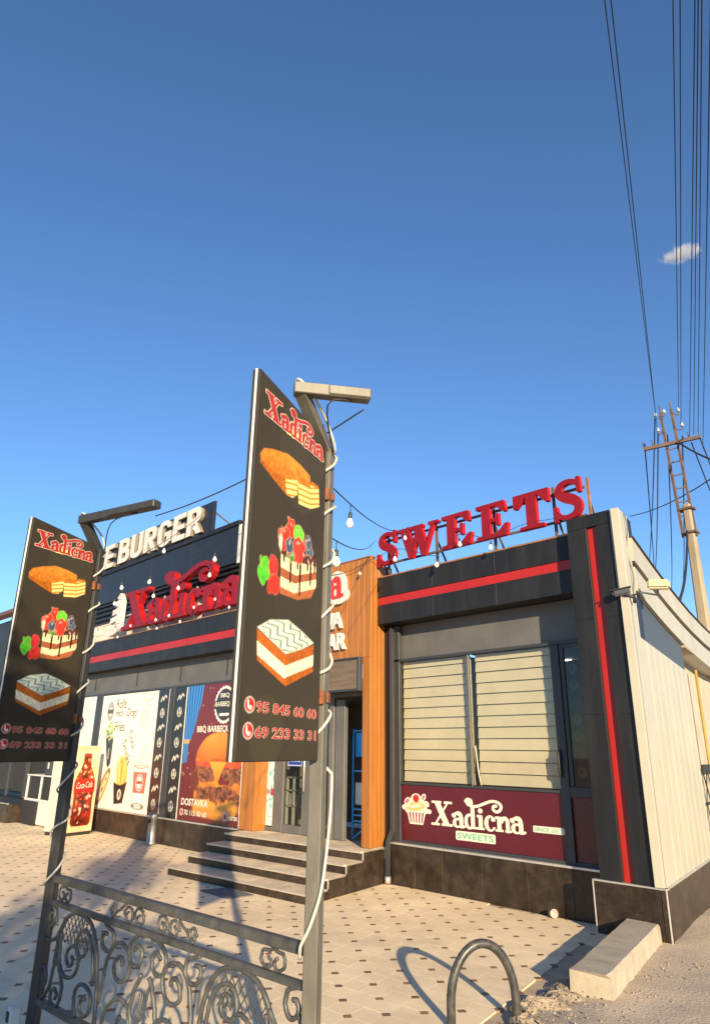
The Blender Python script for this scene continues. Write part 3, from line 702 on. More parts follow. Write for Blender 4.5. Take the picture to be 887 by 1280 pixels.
# gas pipe and railing beyond the recess
gp = MB(); p0 = side(4.25, -.12)
gp.tube([(p0.x, p0.y, 0), (p0.x, p0.y, 2.9)], .022)
tag(gp.build('gas_pipe', mat('yellow_pipe', (.30, .20, .045), .7)), 'yellow upright gas pipe behind the cream wall', 'pipe')
bs = thing('side_fence', 'dark metal lattice fence beyond the cream side wall', 'fence', tuple(side(3.25, -.05)))
A_ = side(3.2, -.06); B_ = side(5.6, -.06)
for z in (.55, 1.05, 1.50): MB().bar((A_.x, A_.y, z), (B_.x, B_.y, z), .03, .03 if z < 1.4 else .08).build('rail', M_cable, bs)
for k in range(7):
    a = A_.lerp(B_, k/7); b = A_.lerp(B_, (k+1)/7); mb = MB()
    for z0, z1 in ((.55, 1.05), (1.05, 1.48), (.05, .55)):
        mb.bar((a.x, a.y, z0), (b.x, b.y, z1), .012, .012); mb.bar((a.x, a.y, z1), (b.x, b.y, z0), .012, .012)
    mb.build('lattice_panel', M_cable, bs)
# drainpipe
dp = MB(); dp.tube([(-6.925, 7.375, 3.38), (-6.925, 7.375, .66), (-6.95, 7.345, .57), (-6.965, 7.325, .52), (-6.970, 7.322, .03)], .034, 4, square=True); 
dr = tag(dp.build('drainpipe', M_grey), 'grey square drainpipe between orange column and maroon window film', 'drainpipe')
dk = MB(); dk.tube([(-6.970, 7.322, .10), (-6.970, 7.322, .02)], .042, 10); dk.build('pipe_shoe', M_trim, dr)
# lamp and camera on the side wall
cctv = thing('security_camera', 'dark bullet security camera on the black corner pier', 'camera', tuple(side(.10, .0)+Vector((0, 0, 3.22))))
cb = side(.10, .0)
mb = MB(); mb.tube([(cb.x+.02, cb.y, 3.20), (cb.x+.05, cb.y-.06, 3.24), (cb.x-.02, cb.y-.13, 3.27)], .018); mb.build('bracket', M_cable, cctv)
mb = MB(); mb.bar((cb.x+.03, cb.y-.10, 3.31), (cb.x-.13, cb.y-.17, 3.28), .065, .065); mb.build('camera_body', M_grey, cctv, .015, 2)
mb = MB(); mb.bar((cb.x+.04, cb.y-.095, 3.350), (cb.x-.15, cb.y-.18, 3.315), .08, .010); mb.build('sun_shield', M_cable, cctv, .003)
mb = MB(); mb.tube([(cb.x-.13, cb.y-.17, 3.28), (cb.x-.138, cb.y-.1735, 3.2785)], .024); mb.build('lens', M_dark, cctv)
fl = thing('wall_lamp', 'small cream floodlight on a rod beside the security camera', 'lamp', tuple(side(.15, .0)+Vector((0, 0, 3.30))))
q0 = side(.12, 0); q1 = side(.35, .22)
mb = MB(); mb.tube([(q0.x, q0.y, 3.28), (q0.x+.1, q0.y, 3.30), (q1.x, q1.y, 3.30), (q1.x, q1.y, 3.36)], .010, 6); mb.build('rod', M_grey, fl)
mb = MB(); mb.bar((q1.x-.10, q1.y-.02, 3.43), (q1.x+.12, q1.y+.05, 3.41), .12, .10); mb.build('lamp_head', mat('cream_lamp', (.45, .41, .26), .45), fl, .02, 2)
wv = MB(); pts = [side(.22, -.005)+Vector((.0+.02*math.sin(k*.9), 0, 4.25-.085*k)) for k in range(12)]
wv.tube(smooth_pts([tuple(p) for p in pts], 3), .007, 6)
tag(wv.build('wall_cable', M_greyl), 'thin grey cable running down the cream parapet end', 'cable')

# ================================================================== SWEETS sign
YS = 7.20
sg = thing('sweets_sign', 'large red slab serif SWEETS letters on a steel roof frame', 'sign', (-5.4, YS, 4.13))
def big_letter(fn, x0, x1, z0, z1, w):
    hgt = z1-z0; sx = (x1-x0)/w
    me = sdf_mesh('letter', lambda u, v: fn(u/sx, v/hgt)*min(sx, hgt), -.02, -.02, (x1-x0)+.03, hgt+.02, .012, .065, [M_redl, M_redside])
    put('letter', me, sg, x0, YS, z0)
big_letter(G_S, -7.085, -6.665, 4.300, 4.825, .78)
big_letter(G_W, -6.645, -5.845, 4.315, 4.795, 1.18)
big_letter(G_E, -5.785, -5.265, 4.318, 4.803, .82)
big_letter(G_E, -5.190, -4.685, 4.318, 4.803, .82)
big_letter(G_T, -4.600, -4.085, 4.312, 4.800, .84)
big_letter(G_S, -4.055, -3.645, 4.308, 4.832, .78)
for z in (4.36, 4.72): MB().bar((-7.05, YS+.125, z), (-3.66, YS+.125, z), .028, .028).build('frame_rail', M_rustpole, sg)
for x in (-6.95, -6.0, -5.0, -4.1, -3.63):
    MB().bar((x, YS+.155, 4.12), (x, YS+.155, 4.84), .03, .03).build('frame_upright', M_copper if x > -3.7 else M_rustpole, sg)
    MB().bar((x, YS+.16, 4.55), (x-.1, YS+.65, 4.05), .022, .022).build('frame_brace', M_rustpole, sg)

# ================================================================== orange entrance portico
port = thing('entrance_portico', 'orange timber clad entrance portico with white and red lettering', 'portico', (-8.5, 7.3, .44))
YO = 7.055; OX0, OX1 = -10.05, -7.045
def boards(x0, x1, z0, z1, y0=YO, w=.125, th=.035):
    n = max(1, round((x1-x0)/w)); s = (x1-x0)/n
    for i in range(n): MB().box(x0+i*s+.0015, x0+(i+1)*s-.0015, y0+random.uniform(0, .0015), y0+th, z0, z1).build('board', M_orange, port, .002)
boards(OX0, OX1, 2.955, 4.44)
boards(-7.205, OX1, .445, 2.953)
boards(OX0, -9.66, .445, 2.953)
for y in np.arange(YO+.037, 7.41, .095):
    x = OX1+SK*(y-YO); x2 = x+SK*.092
    MB().prism([(x-.035, y), (x, y), (x2, y+.092), (x2-.035, y+.092)], .445, 4.44).build('side_board', M_orange, port, .002)
MB().box(OX0+.04, OX1-.05, YO+.04, 7.7, 2.96, 4.40, SK).build('portico_core', M_dark, port)
MB().box(-7.20, OX1-.05, YO+.04, 7.40, .445, 2.95, SK).build('column_core', M_dark, port)
MB().box(OX0+.01, -9.665, YO+.04, 7.60, .445, 2.95, SK).build('column_core', M_orange, port)
MB().box(OX0-.01, OX1+.006, YO-.012, YO+.10, 4.441, 4.462).build('coping', M_copper, port, .003)
# brown sign box over the door
sb = thing('door_sign_box', 'brown wooden sign box under the orange portico header', 'sign', (-8.4, 7.0, 2.5))
MB().box(-9.62, -7.235, 6.995, 7.054, 2.505, 2.925).build('sign_face', mat('brown_board', (.135, .095, .060), .35, var=.2, scale=3, stretch=(.5, 1, 6), coords='Position'), sb, .004)
for a, b, c, d in ((-9.63, -7.225, 2.926, 2.955), (-9.63, -7.225, 2.475, 2.504), (-7.234, -7.200, 2.475, 2.955)):
    MB().box(a, b, 6.975, 7.054, c, d).build('sign_frame', M_grey, sb, .003)
# lettering on the portico
ps = thing('portico_name_sign', 'white cloud shaped sign with red serif letters on orange boards', 'sign', (-8.6, 7.0, 3.9))
hw = .54
bk = sdf_mesh('sign_back', lambda u, v: G_word(u/hw, v/hw)*hw-.085, -.15, -.15, 2.30, .80, .02, .05, [M_whitel])
put('sign_back', bk, ps, -9.68, YO-.052, 3.895)
put('lettering', sdf_mesh('letters', lambda u, v: G_word(u/hw, v/hw, False)*hw, -.03, -.03, 2.2, .7, .011, .012, [mat('red_letter_flat', (.55, .03, .025), .4)]), ps, -9.68, YO-.066, 3.895)
vs_ = thing('portico_word_sign', 'white raised letters VA on the orange portico', 'sign', (-7.75, 7.0, 3.42))
put('lettering', text_mesh('VA', 0, 0, .42, .255, M_whitel, .05, bold=.03), vs_, -8.035, YO-.030, 3.42)
vs_ = thing('portico_word_sign', 'white raised letters AR on the orange portico', 'sign', (-7.75, 7.0, 3.1))
put('lettering', text_mesh('AR', 0, 0, .42, .255, M_whitel, .05, bold=.03), vs_, -7.955, YO-.030, 3.098)

# ================================================================== steps and podium
stp = thing('entrance_steps', 'four dark granite entrance steps with pale treads and metal nosings', 'steps', (-8.2, 6.3, 0))
def sy(i, x): return 5.60+.375*i+.065*(x+8.3)-(.0 if i else .0)
def sl(y): return -9.50-.27*(y-5.55)
def sr(y): return -6.70-.235*(y-5.75)
for i in range(4):
    z0 = .11*i; z1 = z0+.108; top = 7.75
    yl, yr = sy(i, -9.6), sy(i, -6.8); xl, xr = sl(yl), sr(yr)
    nxt = .47 if i < 3 else 1.2
    MB().prism([(xl+.01, yl+.02), (xr-.01, yr+.02), (sr(yr+nxt)-.01, yr+nxt), (sl(yl+nxt)+.01, yl+nxt)], -.02, z1-.03).build('step_core', M_grout, stp)
    nseg = 5
    for k in range(nseg):
        xa, xb = xl+(xr-xl)*k/nseg, xl+(xr-xl)*(k+1)/nseg; ya, yb = yl+(yr-yl)*k/nseg, yl+(yr-yl)*(k+1)/nseg
        MB().prism([(xa+.001, ya), (xb-.001, yb), (xb-.001, yb+.019), (xa+.001, ya+.019)], z0-(.02 if i == 0 else 0), z1-.026).build('riser', M_granite, stp)
        ya2, yb2 = ya+nxt-.004, yb+nxt-.004
        MB().prism([(xa+.001, ya-.012), (xb-.001, yb-.012), (sr(yr)*0+xb-.25*nxt-.001, yb2), (xa-.25*nxt+.001, ya2)], z1-.024, z1).build('tread', M_tread, stp, .002)
    MB().bar((xl, yl-.016, z1-.006), (xr, yr-.016, z1-.006), .012, .016).build('nosing', M_trim, stp)
    # right hand cheek
    ya = yr+.006; yb = sy(i+1, -6.8)-.004 if i < 3 else 7.36
    MB().prism([(sr(ya), ya), (sr(ya)+.016, ya), (sr(yb)+.016, yb), (sr(yb), yb)], -.03, z1-.026).build('cheek_slab', M_granite, stp)
    MB().bar((sr(ya)+.014, ya, z1-.006), (sr(yb)+.014, yb, z1-.006), .014, .016).build('cheek_trim', M_trim, stp)
    MB().bar((sr(ya)+.014, ya, z0+.004), (sr(ya)+.014, ya, z1-.014), .014, .014).build('cheek_trim', M_trim, stp)
MB().box(-10.2, -7.05, 7.35, 8.8, .30, .436).build('landing', M_tread, stp)
mt = MB(); mt.prism([(-8.19, 5.23), (-7.535, 5.20), (-7.50, 5.56), (-8.10, 5.60)], .001, .012)
tag(mt.build('door_mat', mat('grey_mat', (.13, .13, .13), .9, var=.2, scale=30, bump=.4, bscale=200)), 'grey mat lying on the paving at the foot of the steps', 'mat')

# ================================================================== entrance door
YD = 7.32
dr_ = thing('entrance_door', 'grey aluminium glazed entrance doors under the orange portico', 'door', (-8.6, YD, .44))
def fr(x0, x1, z0, z1, nm='frame_bar', y0=YD, y1=YD+.06, M=M_greyl): return MB().box(x0, x1, y0, y1, z0, z1).build(nm, M, dr_, .004)
fr(-10.2, -7.21, 2.44, 2.502); fr(-9.83, -9.75, .445, 2.44); fr(-9.515, -9.27, .445, 2.44); fr(-8.80, -8.52, .445, 2.44); fr(-9.269, -8.801, .445, .56); fr(-9.269, -8.801, 2.33, 2.44)
fr(-9.749, -9.516, .445, .50); fr(-8.07, -7.87, .445, 2.40, 'open_door_leaf', YD+.02, YD+.09); fr(-8.20, -8.10, .445, 2.44); fr(-7.30, -7.21, .445, 2.44)
MB().box(-9.749, -9.516, YD+.025, YD+.033, .502, 2.438).build('pane', M_glassd, dr_)
MB().box(-9.268, -8.802, YD+.025, YD+.033, .562, 2.328).build('pane', M_glassd, dr_)
MB().box(-8.518, -8.202, YD+.025, YD+.033, .445, 2.438).build('pane', M_glassd, dr_)
MB().tube([(-8.70, YD-.05, 1.06), (-8.70, YD-.05, 1.85)], .016, 8).build('handle', M_trim, dr_)
cv = Canvas(.235, 1.15, .012, '#cfe3dc')
cv.fill(-S_box(cv.u, cv.v, -1, -1, 2, .55), '#8fc9cf', .5, .5)
for k in range(26):
    cv.ell(random.uniform(.0, .23), random.uniform(.28, .85), random.uniform(.015, .05), random.uniform(.02, .05), random.choice(['#3f9aa8', '#5fb4bd', '#bfe4e2', '#2b6f80', '#e8f4ee']), random.random()*3, .8)
cv.ell(.16, .50, .055, .06, '#a12a3a'); cv.ell(.145, .51, .02, .03, '#d05766'); cv.rect(.05, .12, .19, .14, '#777b78', a=.7); cv.rect(0, .98, .24, 1.16, '#d8d88e', a=.8)
put('door_poster', cv.mesh('poster', M_print), dr_, -9.745, YD+.0235, .515)
bsn = Canvas(.36, .30, .008, '#1c3690'); bsn.fill(np.abs(S_box(bsn.u, bsn.v, .012, .012, .348, .288))-.005, '#dfe4ee')
for z in (.07, .19):
    for k in range(6): bsn.rect(.05+k*.045, z, .082+k*.045, z+.035, '#eef2fa', .008)
put('door_notice', bsn.mesh('notice', M_print), dr_, -9.20, YD+.0235, 1.42)
MB().box(-9.20, -8.84, YD+.0245, YD+.03, 1.42, 1.72).build('notice_back', M_white, dr_)
# shelf and crates inside (seen through the glass)
M_inner = mat('inner_wall', (.26, .24, .21), .7, coords='Position')
ins = thing('shop_interior', 'white shelf unit glimpsed inside behind the glazed door', 'shelf', (-9.5, 7.9, .44))
MB().box(-9.72, -9.65, 7.70, 7.75, .45, 1.35).build('post', M_white, ins); MB().box(-9.50, -9.46, 7.70, 7.75, .45, 1.32).build('post', M_white, ins)
for z in (.78, 1.02, 1.22): MB().box(-9.75, -9.30, 7.70, 8.0, z, z+.025).build('shelf', M_white, ins)
MB().box(-9.62, -9.34, 7.72, 7.98, .81, .98).build('box', mat('pale_box', (.55, .52, .46), .6), ins)
MB().box(-10.3, -7.3, 9.6, 9.7, .4, 3.0).build('back_wall', M_inner, ins)
MB().box(-10.3, -10.2, 7.4, 9.6, .4, 3.0).build('back_wall', M_inner, ins); MB().box(-7.75, -7.70, 8.6, 9.6, .4, 3.0).build('back_wall', M_inner, ins)
MB().box(-10.3, -7.2, 7.42, 9.6, 2.52, 2.58).build('ceiling', M_inner, ins)
rk = thing('blue_rack', 'blue tubular display rack standing in the open doorway', 'rack', (-7.75, 7.5, .44))
xa, xb, ya, yb = -7.86, -7.46, 7.52, 7.80
M_bl = M_blue
mb = MB(); mb.tube(smooth_pts([(xa, ya, .45), (xa, ya, 1.85), (xa+.03, ya, 1.93), (xa+.10, ya, 1.95), (xb, ya, 1.95)], 3), .014, 6); mb.build('frame_tube', M_bl, rk)
mb = MB(); mb.tube([(xa, yb, .45), (xa, yb, 1.93), (xb, yb, 1.95)], .014, 6); mb.build('frame_tube', M_bl, rk)
MB().box(xa+.03, xb, ya+.02, ya+.03, 1.58, 1.92).build('header', M_bl, rk)
for z in (.70, .78, .86, 1.38): MB().bar((xa, ya, z), (xb, ya, z), .016, .02).build('shelf_bar', M_bl, rk)
MB().bar((xa+.02, ya, .47), (xb, ya, .72), .016, .016).build('strut', M_bl, rk)
MB().box(xa+.03, xb, ya+.02, yb-.02, .92, 1.22).build('carton', mat('cream_carton', (.62, .60, .48), .6), rk)

# ================================================================== burger shop (left bay)
bur = thing('burger_shop', 'black burger shop front with poster covered windows and red stripe', 'shop', (-14, 7.1, 0))
YL = 7.03; BX0, BX1 = -19.6, -10.06
n = 13; st_ = (BX1-BX0)/n
for i in range(n): MB().box(BX0+i*st_+.0015, BX0+(i+1)*st_-.0015, YL, YL+.04, -.02, .425).build('plinth_slab', M_granite, bur, .002)
MB().box(BX0, BX1, YL+.042, YL+.4, -.02, .42).build('plinth_core', M_grout, bur)
MB().box(BX0, BX1, YL-.012, YL+.08, .427, .450).build('plinth_trim', M_trim, bur, .002)
MB().box(BX0, BX1, 7.19, 7.4, 2.84, 3.36).build('shutter_band', M_greyl, bur)
for x in (-18.0, -16.5, -14.4, -12.56, -10.9):
    MB().box(x-.012, x+.012, 7.176, 7.189, 2.95, 3.25).build('clip', M_cable, bur)
for a, b in ((-16.02, -15.70), (-12.66, -12.47), (-18.4, -18.2)):
    MB().box(a, b, 7.045, 7.14, .452, 2.839).build('mullion', M_grey, bur, .003)
MB().box(BX0, BX1, 7.05, 7.14, 2.80, 2.838).build('frame_head', M_grey, bur)
MB().box(BX0, BX1, 7.09, 7.3, .452, 2.80).build('window_back', M_dark, bur)
YFL = 6.93
fj = np.linspace(BX0, BX1, 9)
for a, b in zip(fj[:-1], fj[1:]):
    MB().box(a+.0006, b-.0006, YFL, YFL+.03, 3.722, 4.04).build('fascia_panel', M_black, bur, .0007)
    MB().box(a+.0006, b-.0006, YFL, YFL+.03, 3.355, 3.575).build('fascia_panel', M_black, bur, .0007)
MB().box(BX0, BX1, YFL+.014, YFL+.028, 3.576, 3.721).build('red_stripe', M_red, bur)
MB().box(BX0, BX1, YFL+.031, 7.35, 3.357, 4.035).build('fascia_core', M_black, bur)
MB().box(BX0, BX1, YFL-.012, YFL+.42, 4.042, 4.062).build('coping', M_copper, bur)
# recessed wall and dark upper block
MB().box(BX0, -10.9, 7.34, 7.7, 4.06, 4.62).build('cream_band', mat('cream_render', (.58, .53, .45), .7, coords='Position', var=.08), bur)
MB().box(BX0, -10.86, 7.30, 7.75, 4.622, 5.09).build('back_wall', M_navy, bur)
for z in (4.68, 4.80, 4.92, 5.03): MB().box(BX0, -10.86, 7.235, 7.298, z, z+.05).build('cladding_rail', M_black, bur)
ub = np.linspace(BX0, -10.86, 6)
for a, b in zip(ub[:-1], ub[1:]): MB().box(a+.002, b-.002, 7.20, 7.24, 5.095, 5.86).build('upper_panel', M_navy, bur, .002)
MB().box(BX0, -10.86, 7.242, 8.3, 5.095, 5.86).build('upper_core', M_navy, bur)
MB().box(BX0, -10.83, 7.165, 8.32, 5.862, 5.955).build('parapet_cap', M_black, bur, .004)
MB().box(-10.858, -10.74, 7.19, 7.32, 5.07, 5.86).build('white_corner', M_white, bur, .003)
MB().box(-10.858, -10.76, 7.322, 8.3, 5.07, 5.86).build('upper_return', M_navy, bur)
# burger sign
bsg = thing('burger_sign', 'white raised BURGER letters on a dark roof board', 'sign', (-14.2, 7.25, 5.96))
MB().box(-18.2, -11.97, 7.27, 7.33, 5.98, 6.68).build('sign_board', M_navy, bsg, .003)
M_letside = mat('letter_return', (.20, .175, .14), .5, var=.1, coords='Position')
def G_block(ch):
    up_b = lambda u, v: np.maximum(S_box(u, v, 0, .46, .62, 1, .23), -S_box(u, v, .21, .64, .40, .82, .07))
    stem = lambda u, v: S_box(u, v, 0, 0, .21, 1)
    if ch == 'B': return lambda u, v: vmin(stem(u, v)+0*u, np.maximum(vmin(S_box(u, v, 0, .46, .60, 1, .2), S_box(u, v, 0, 0, .64, .58, .22), S_box(u, v, 0, 0, .3, 1)), -vmin(S_box(u, v, .21, .64, .40, .83, .06), S_box(u, v, .21, .17, .43, .40, .07))))
    if ch == 'U': return lambda u, v: np.maximum(np.maximum(S_box(u, v, 0, 0, .64, 1.5, .27), v-1), -S_box(u, v, .21, .19, .43, 1.6, .10))
    if ch == 'R': return lambda u, v: vmin(stem(u, v), np.maximum(vmin(S_box(u, v, 0, .42, .62, 1, .22), S_box(u, v, 0, .42, .3, 1)), -S_box(u, v, .21, .60, .41, .82, .07)), S_poly(u, v, [(.22, .46), (.43, .46), (.67, 0), (.43, 0)]))
    if ch == 'G': return lambda u, v: vmin(np.maximum(np.maximum(S_box(u, v, 0, 0, .66, 1, .31), -S_box(u, v, .21, .18, .46, .82, .11)), -S_box(u, v, .36, .50, .8, .69)), S_box(u, v, .36, .37, .66, .53), S_box(u, v, .46, .12, .66, .53))
    return lambda u, v: vmin(stem(u, v), S_box(u, v, 0, 0, .58, .19), S_box(u, v, 0, .81, .58, 1), S_box(u, v, 0, .41, .53, .59))
for ch, cx_ in zip('EBURGER', (-.80, 0, .665, 1.345, 2.005, 2.70, 3.30)):
    gf = G_block(ch); hh = .62; ww = .60/.64
    put('letter', sdf_mesh('letter', lambda u, v: gf(u/ww, v/hh)*hh, -.03, -.03, .70, .66, .018, .09, [M_whitel, M_letside]), bsg, -16.22+cx_, 7.19, 6.035)
for x in (-17.5, -15, -12.1): MB().bar((x, 7.34, 6.5), (x+.35, 8.0, 5.95), .03, .03).build('stay', M_cable, bsg)
# big red name sign
ns = thing('red_name_sign', 'large red raised serif name letters above the burger fascia', 'sign', (-12.6, 6.95, 4.06))
hx, hz = 1.20, .85
me = sdf_mesh('letters', lambda u, v: G_word(u/hx, v/hz)*.9, -.05, -.05, 4.85, 1.05, .030, .14, [M_redl, M_redside])
put('lettering', me, ns, -14.76, 6.84, 4.16)
for x in (-14.5, -13.2, -11.9, -10.7): MB().bar((x, 7.0, 4.06), (x, 7.0, 4.75), .03, .03).build('sign_stay', M_trim, ns)
for z in (4.22, 4.55): MB().bar((-15.6, 7.02, z), (-10.3, 7.02, z), .03, .03).build('sign_rail', M_trim, ns)
def tree(u, v):
    d = vmin(S_ell(u, v, .58, .10, .42, .12, .10), S_poly(u, v, [(.26, .12), (.98, .12), (1.0, .82), (.82, 1.02), (.66, .90)]))
    for k in range(4): d = vmin(d, S_poly(u, v, [(.22+.11*k, .22+.19*k), (.80, .36+.19*k), (.86, .25+.19*k), (.40+.09*k, .15+.19*k)]))
    for k in range(4): d = np.maximum(d, -S_poly(u, v, [(.16+.11*k, .20+.20*k), (.74, .27+.19*k), (.74, .32+.19*k), (.20+.11*k, .27+.20*k)]))
    return d
me = sdf_mesh('emblem', lambda u, v: tree(u, v), -.1, -.1, 1.2, 1.1, .03, .10, [M_whitel]); o = put('white_emblem', me, ns, -15.72, 6.84, 4.12); o.scale = (.85, 1, .93)
# ---------------------------------------------------------------- posters
def framed(name, cv, x, z, parent=bur, y=7.058, M=M_print):
    o = put(name, cv.mesh(name, M), parent, x, y, z); MB().box(x, x+cv.W, y+.002, y+.02, z, z+cv.H).build(name+'_back', M_white, parent); return o
cv = Canvas(2.0, 2.33, .03, '#ece2cf')
def sketch(cv, cx, cy, r, sq=1.0, col='#4a4038', a=.8, lw=.008):
    cv.fill(np.abs(S_ell(cv.u, cv.v, cx, cy, r, r*sq))-lw, col, a)
    for k in range(3): cv.line([(cx-r*.7, cy+r*(.4-.35*k)*sq), (cx+r*.7, cy+r*(.45-.35*k)*sq)], lw*.8, col, a*.8)
sketch(cv, 1.62, 1.95, .17, 1.0, a=.6); cv.line([(1.5, 1.5), (1.5, 1.1), (1.7, 1.1)], .008, '#6a6058', .5); cv.line([(1.7, 1.5), (1.65, 1.1)], .008, '#6a6058', .5)
framed('poster', cv, -18.05, .47)
W2, H2 = 2.52, 2.33
cv = Canvas(W2, H2, .014, '#efe6d2')
u, v = cv.u, cv.v
cv.ell(.44, 1.98, .155, .205, '#4b4743'); cv.ell(.44, 1.98, .135, .182, '#cfc6b6'); cv.fill(np.abs(S_ell(u, v, .44, 1.98, .11, .15))-.008, '#5a544e'); cv.rect(.30, 1.93, .58, 2.02, '#4b4743', .01)
for k in range(4): cv.line([(.36+.02*k, 2.08-.07*k), (.52-.02*k, 2.08-.07*k)], .01, '#6a645c')
# wrap
cv.poly([(.36, 1.42), (.74, 1.46), (.73, .90), (.66, .82), (.57, .83)], '#1b1a19'); cv.poly([(.56, 1.38), (.72, 1.40), (.70, .95), (.64, .9)], '#34312e')
for k in range(90):
    a = random.random()*6.28; r_ = random.random()**.5; cv.ell(.53+.21*r_*math.cos(a), 1.56+.20*r_*math.sin(a), .035, .02, random.choice(['#7fae3a', '#9ccb4e', '#5f9230', '#c2e07e', '#a7cf5c', '#e4eec0']), random.random()*3)
for k in range(26): cv.ell(.36+.20*random.random(), 1.38+.16*random.random(), .03, .018, random.choice(['#2b2018', '#5b3b22', '#8a3a26', '#d8cfae', '#6b4a30']), random.random()*3)
cv.rect(.56, .98, .60, 1.2, '#d8d2c4', a=.8)
# fries
rr = np.random.RandomState(4)
for k in range(34):
    x = 1.08+.40*rr.rand(); h = .62+.34*rr.rand(); x1 = x+rr.randn()*.05+(x-1.28)*.35; cv.line([(x, .45), (x1, h+.12)], .022, ['#e3ac3f', '#f0c765', '#d0922c', '#f6dc8c'][k % 4]); cv.line([(x+.012, .45), (x1+.012, h+.1)], .005, '#b57a1f', .8)
cv.poly([(.98, .55), (1.12, .50), (1.30, .48), (1.48, .52), (1.60, .58), (1.48, .14), (1.10, .10)], '#1d1b1a'); cv.ell(1.30, .30, .085, .10, '#e9e1d0'); cv.ell(1.30, .30, .055, .07, '#2a2725', a=.8)
# taco
cv.fill(S_ell(u, v, .50, .42, .42, .13, .98), '#c99a55'); cv.fill(S_ell(u, v, .52, .42, .36, .075, .98), '#e5d3a2'); cv.fill(np.abs(S_ell(u, v, .50, .42, .42, .13, .98))-.012, '#7d5a2d')
for k in range(20): t = rr.rand()*.8-.4; cv.ell(.52+t*.52, .42+t*.8, .03, .02, ['#7a9a42', '#a8442c', '#e9dcae', '#6b4a28'][k % 4], rr.rand()*3)
# cup
cv.line([(2.14, .98), (2.19, 1.22), (2.30, 1.27)], .016, '#6d665e'); cv.line([(2.14, .98), (2.19, 1.22), (2.30, 1.27)], .008, '#d8d0c2')
cv.poly([(1.82, .88), (2.42, .88), (2.33, .12), (1.93, .12)], '#f3ece0'); cv.poly([(1.84, .76), (2.40, .76), (2.36, .36), (1.885, .36)], '#b06a5d'); cv.ell(2.12, .56, .15, .16, '#f0e4d6'); cv.fill(np.abs(S_ell(u, v, 2.12, .56, .12, .13))-.012, '#a04a40'); cv.rect(2.0, .53, 2.24, .59, '#a04a40', .01)
cv.ell(2.12, .89, .32, .075, '#8a837b'); cv.ell(2.12, .90, .30, .06, '#efe8dc'); cv.ell(2.12, .97, .22, .045, '#8a837b'); cv.ell(2.12, .975, .20, .035, '#efe8dc')
cv.fill(np.abs(S_poly(u, v, [(1.82, .88), (2.42, .88), (2.33, .12), (1.93, .12)]))-.008, '#6b645c'); cv.fill(np.abs(S_ell(u, v, 2.13, .12, .22, .05))-.01, '#5a534b')
sketch(cv, 2.02, 1.80, .18, .8, '#54504a'); sketch(cv, 2.15, 2.31, .24, .7, '#54504a')
p2 = framed('poster', cv, -15.68, .455); p2['label'] = 'cream poster with fries, cup and wrap'
for body, x, z, w_, h_ in (('Rolls', .72, 2.03, .46, .20), ('Hot - Dogs', .74, 1.80, .95, .22), ('Fries', .76, 1.55, .44, .20)):
    for me in text_words(body, 0, 0, w_, h_, M_inkdark): put('lettering', me, bur, -15.68+x, 7.0555, .455+z)
for body, x, z, w_, h_ in (('Cool', 1.42, 1.50, .40, .17), ('Drinks', 1.20, 1.30, .55, .17)):
    o = put('lettering', text_mesh(body, 0, 0, w_, h_, M_inkdark), bur, -15.68+x, 7.0555, .455+z); o.rotation_euler = (0, .95, 0)
for x0, seed in ((-13.115, 3), (-12.455, 5)):
    cv = Canvas(.415, 2.34, .014, '#161413' if seed == 5 else '#1d1512'); rs = np.random.RandomState(seed)
    if seed == 3: cv.rect(0, 0, .42, .95, '#3a1713', a=.7)
    for k in range(8):
        z = .2+k*.28
        if k % 2 == 0:
            cv.ell(.2, z, .085, .09, '#cfc7b6'); cv.ell(.17, z+.02, .02, .05, '#2a2624'); cv.ell(.24, z+.03, .018, .05, '#2a2624'); cv.ell(.2, z-.05, .05, .018, '#4a4440')
        else: cv.line(smooth_pts([(.1, z-.05), (.16, z+.03), (.2, z-.03), (.26, z+.05), (.32, z+.02)], 4), .016, '#d6cebd')
    framed('menu_strip', cv, x0, .455)
cv = Canvas(1.92, 2.35, .013, '#571016'); u, v = cv.u, cv.v
cv.fill(S_ell(u, v, 1.1, 1.2, 1.1, 1.2), '#7a1a1a', .55, 1.2)
for k in range(60): cv.ell(rs.rand()*1.9, .4+rs.rand()*1.9, .012+.012*rs.rand(), .012, ['#c98a5a', '#d9b48a', '#a03a2a'][k % 3], a=.7)
cur = S_poly(u, v, [(0, 2.35), (.56, 2.35), (.50, 2.0), (.36, 1.62), (.24, 1.36), (.17, 1.32), (.17, .98), (.0, .95)])
fold = .5+.5*np.sin((u-.12*(2.35-v)*(u > 0))*52/(0.35+.5*np.clip((v-1.2)/1.15, 0, 1)))
cv.fill(cur, cv.shade('#123f86', '#3f8fd6', fold)); cv.rect(0, 1.30, .2, 1.37, '#caa24c', a=.9)
for r_, c in ((.31, '#efe8dc'), (.285, '#2c2422'), (.245, '#efe8dc'), (.23, '#2c2422')): cv.ell(1.28, 1.96, r_, r_, c)
for k in range(24):
    a = k*math.pi/12; cv.ell(1.28+.30*math.cos(a), 1.96+.30*math.sin(a), .03, .03, '#efe8dc')
cv.ell(1.28, 1.96, .275, .275, '#2c2422'); cv.rect(.96, 1.88, 1.62, 2.04, '#2c2422', .02); cv.rect(1.13, 1.77, 1.43, 1.81, '#efe8dc', .01)
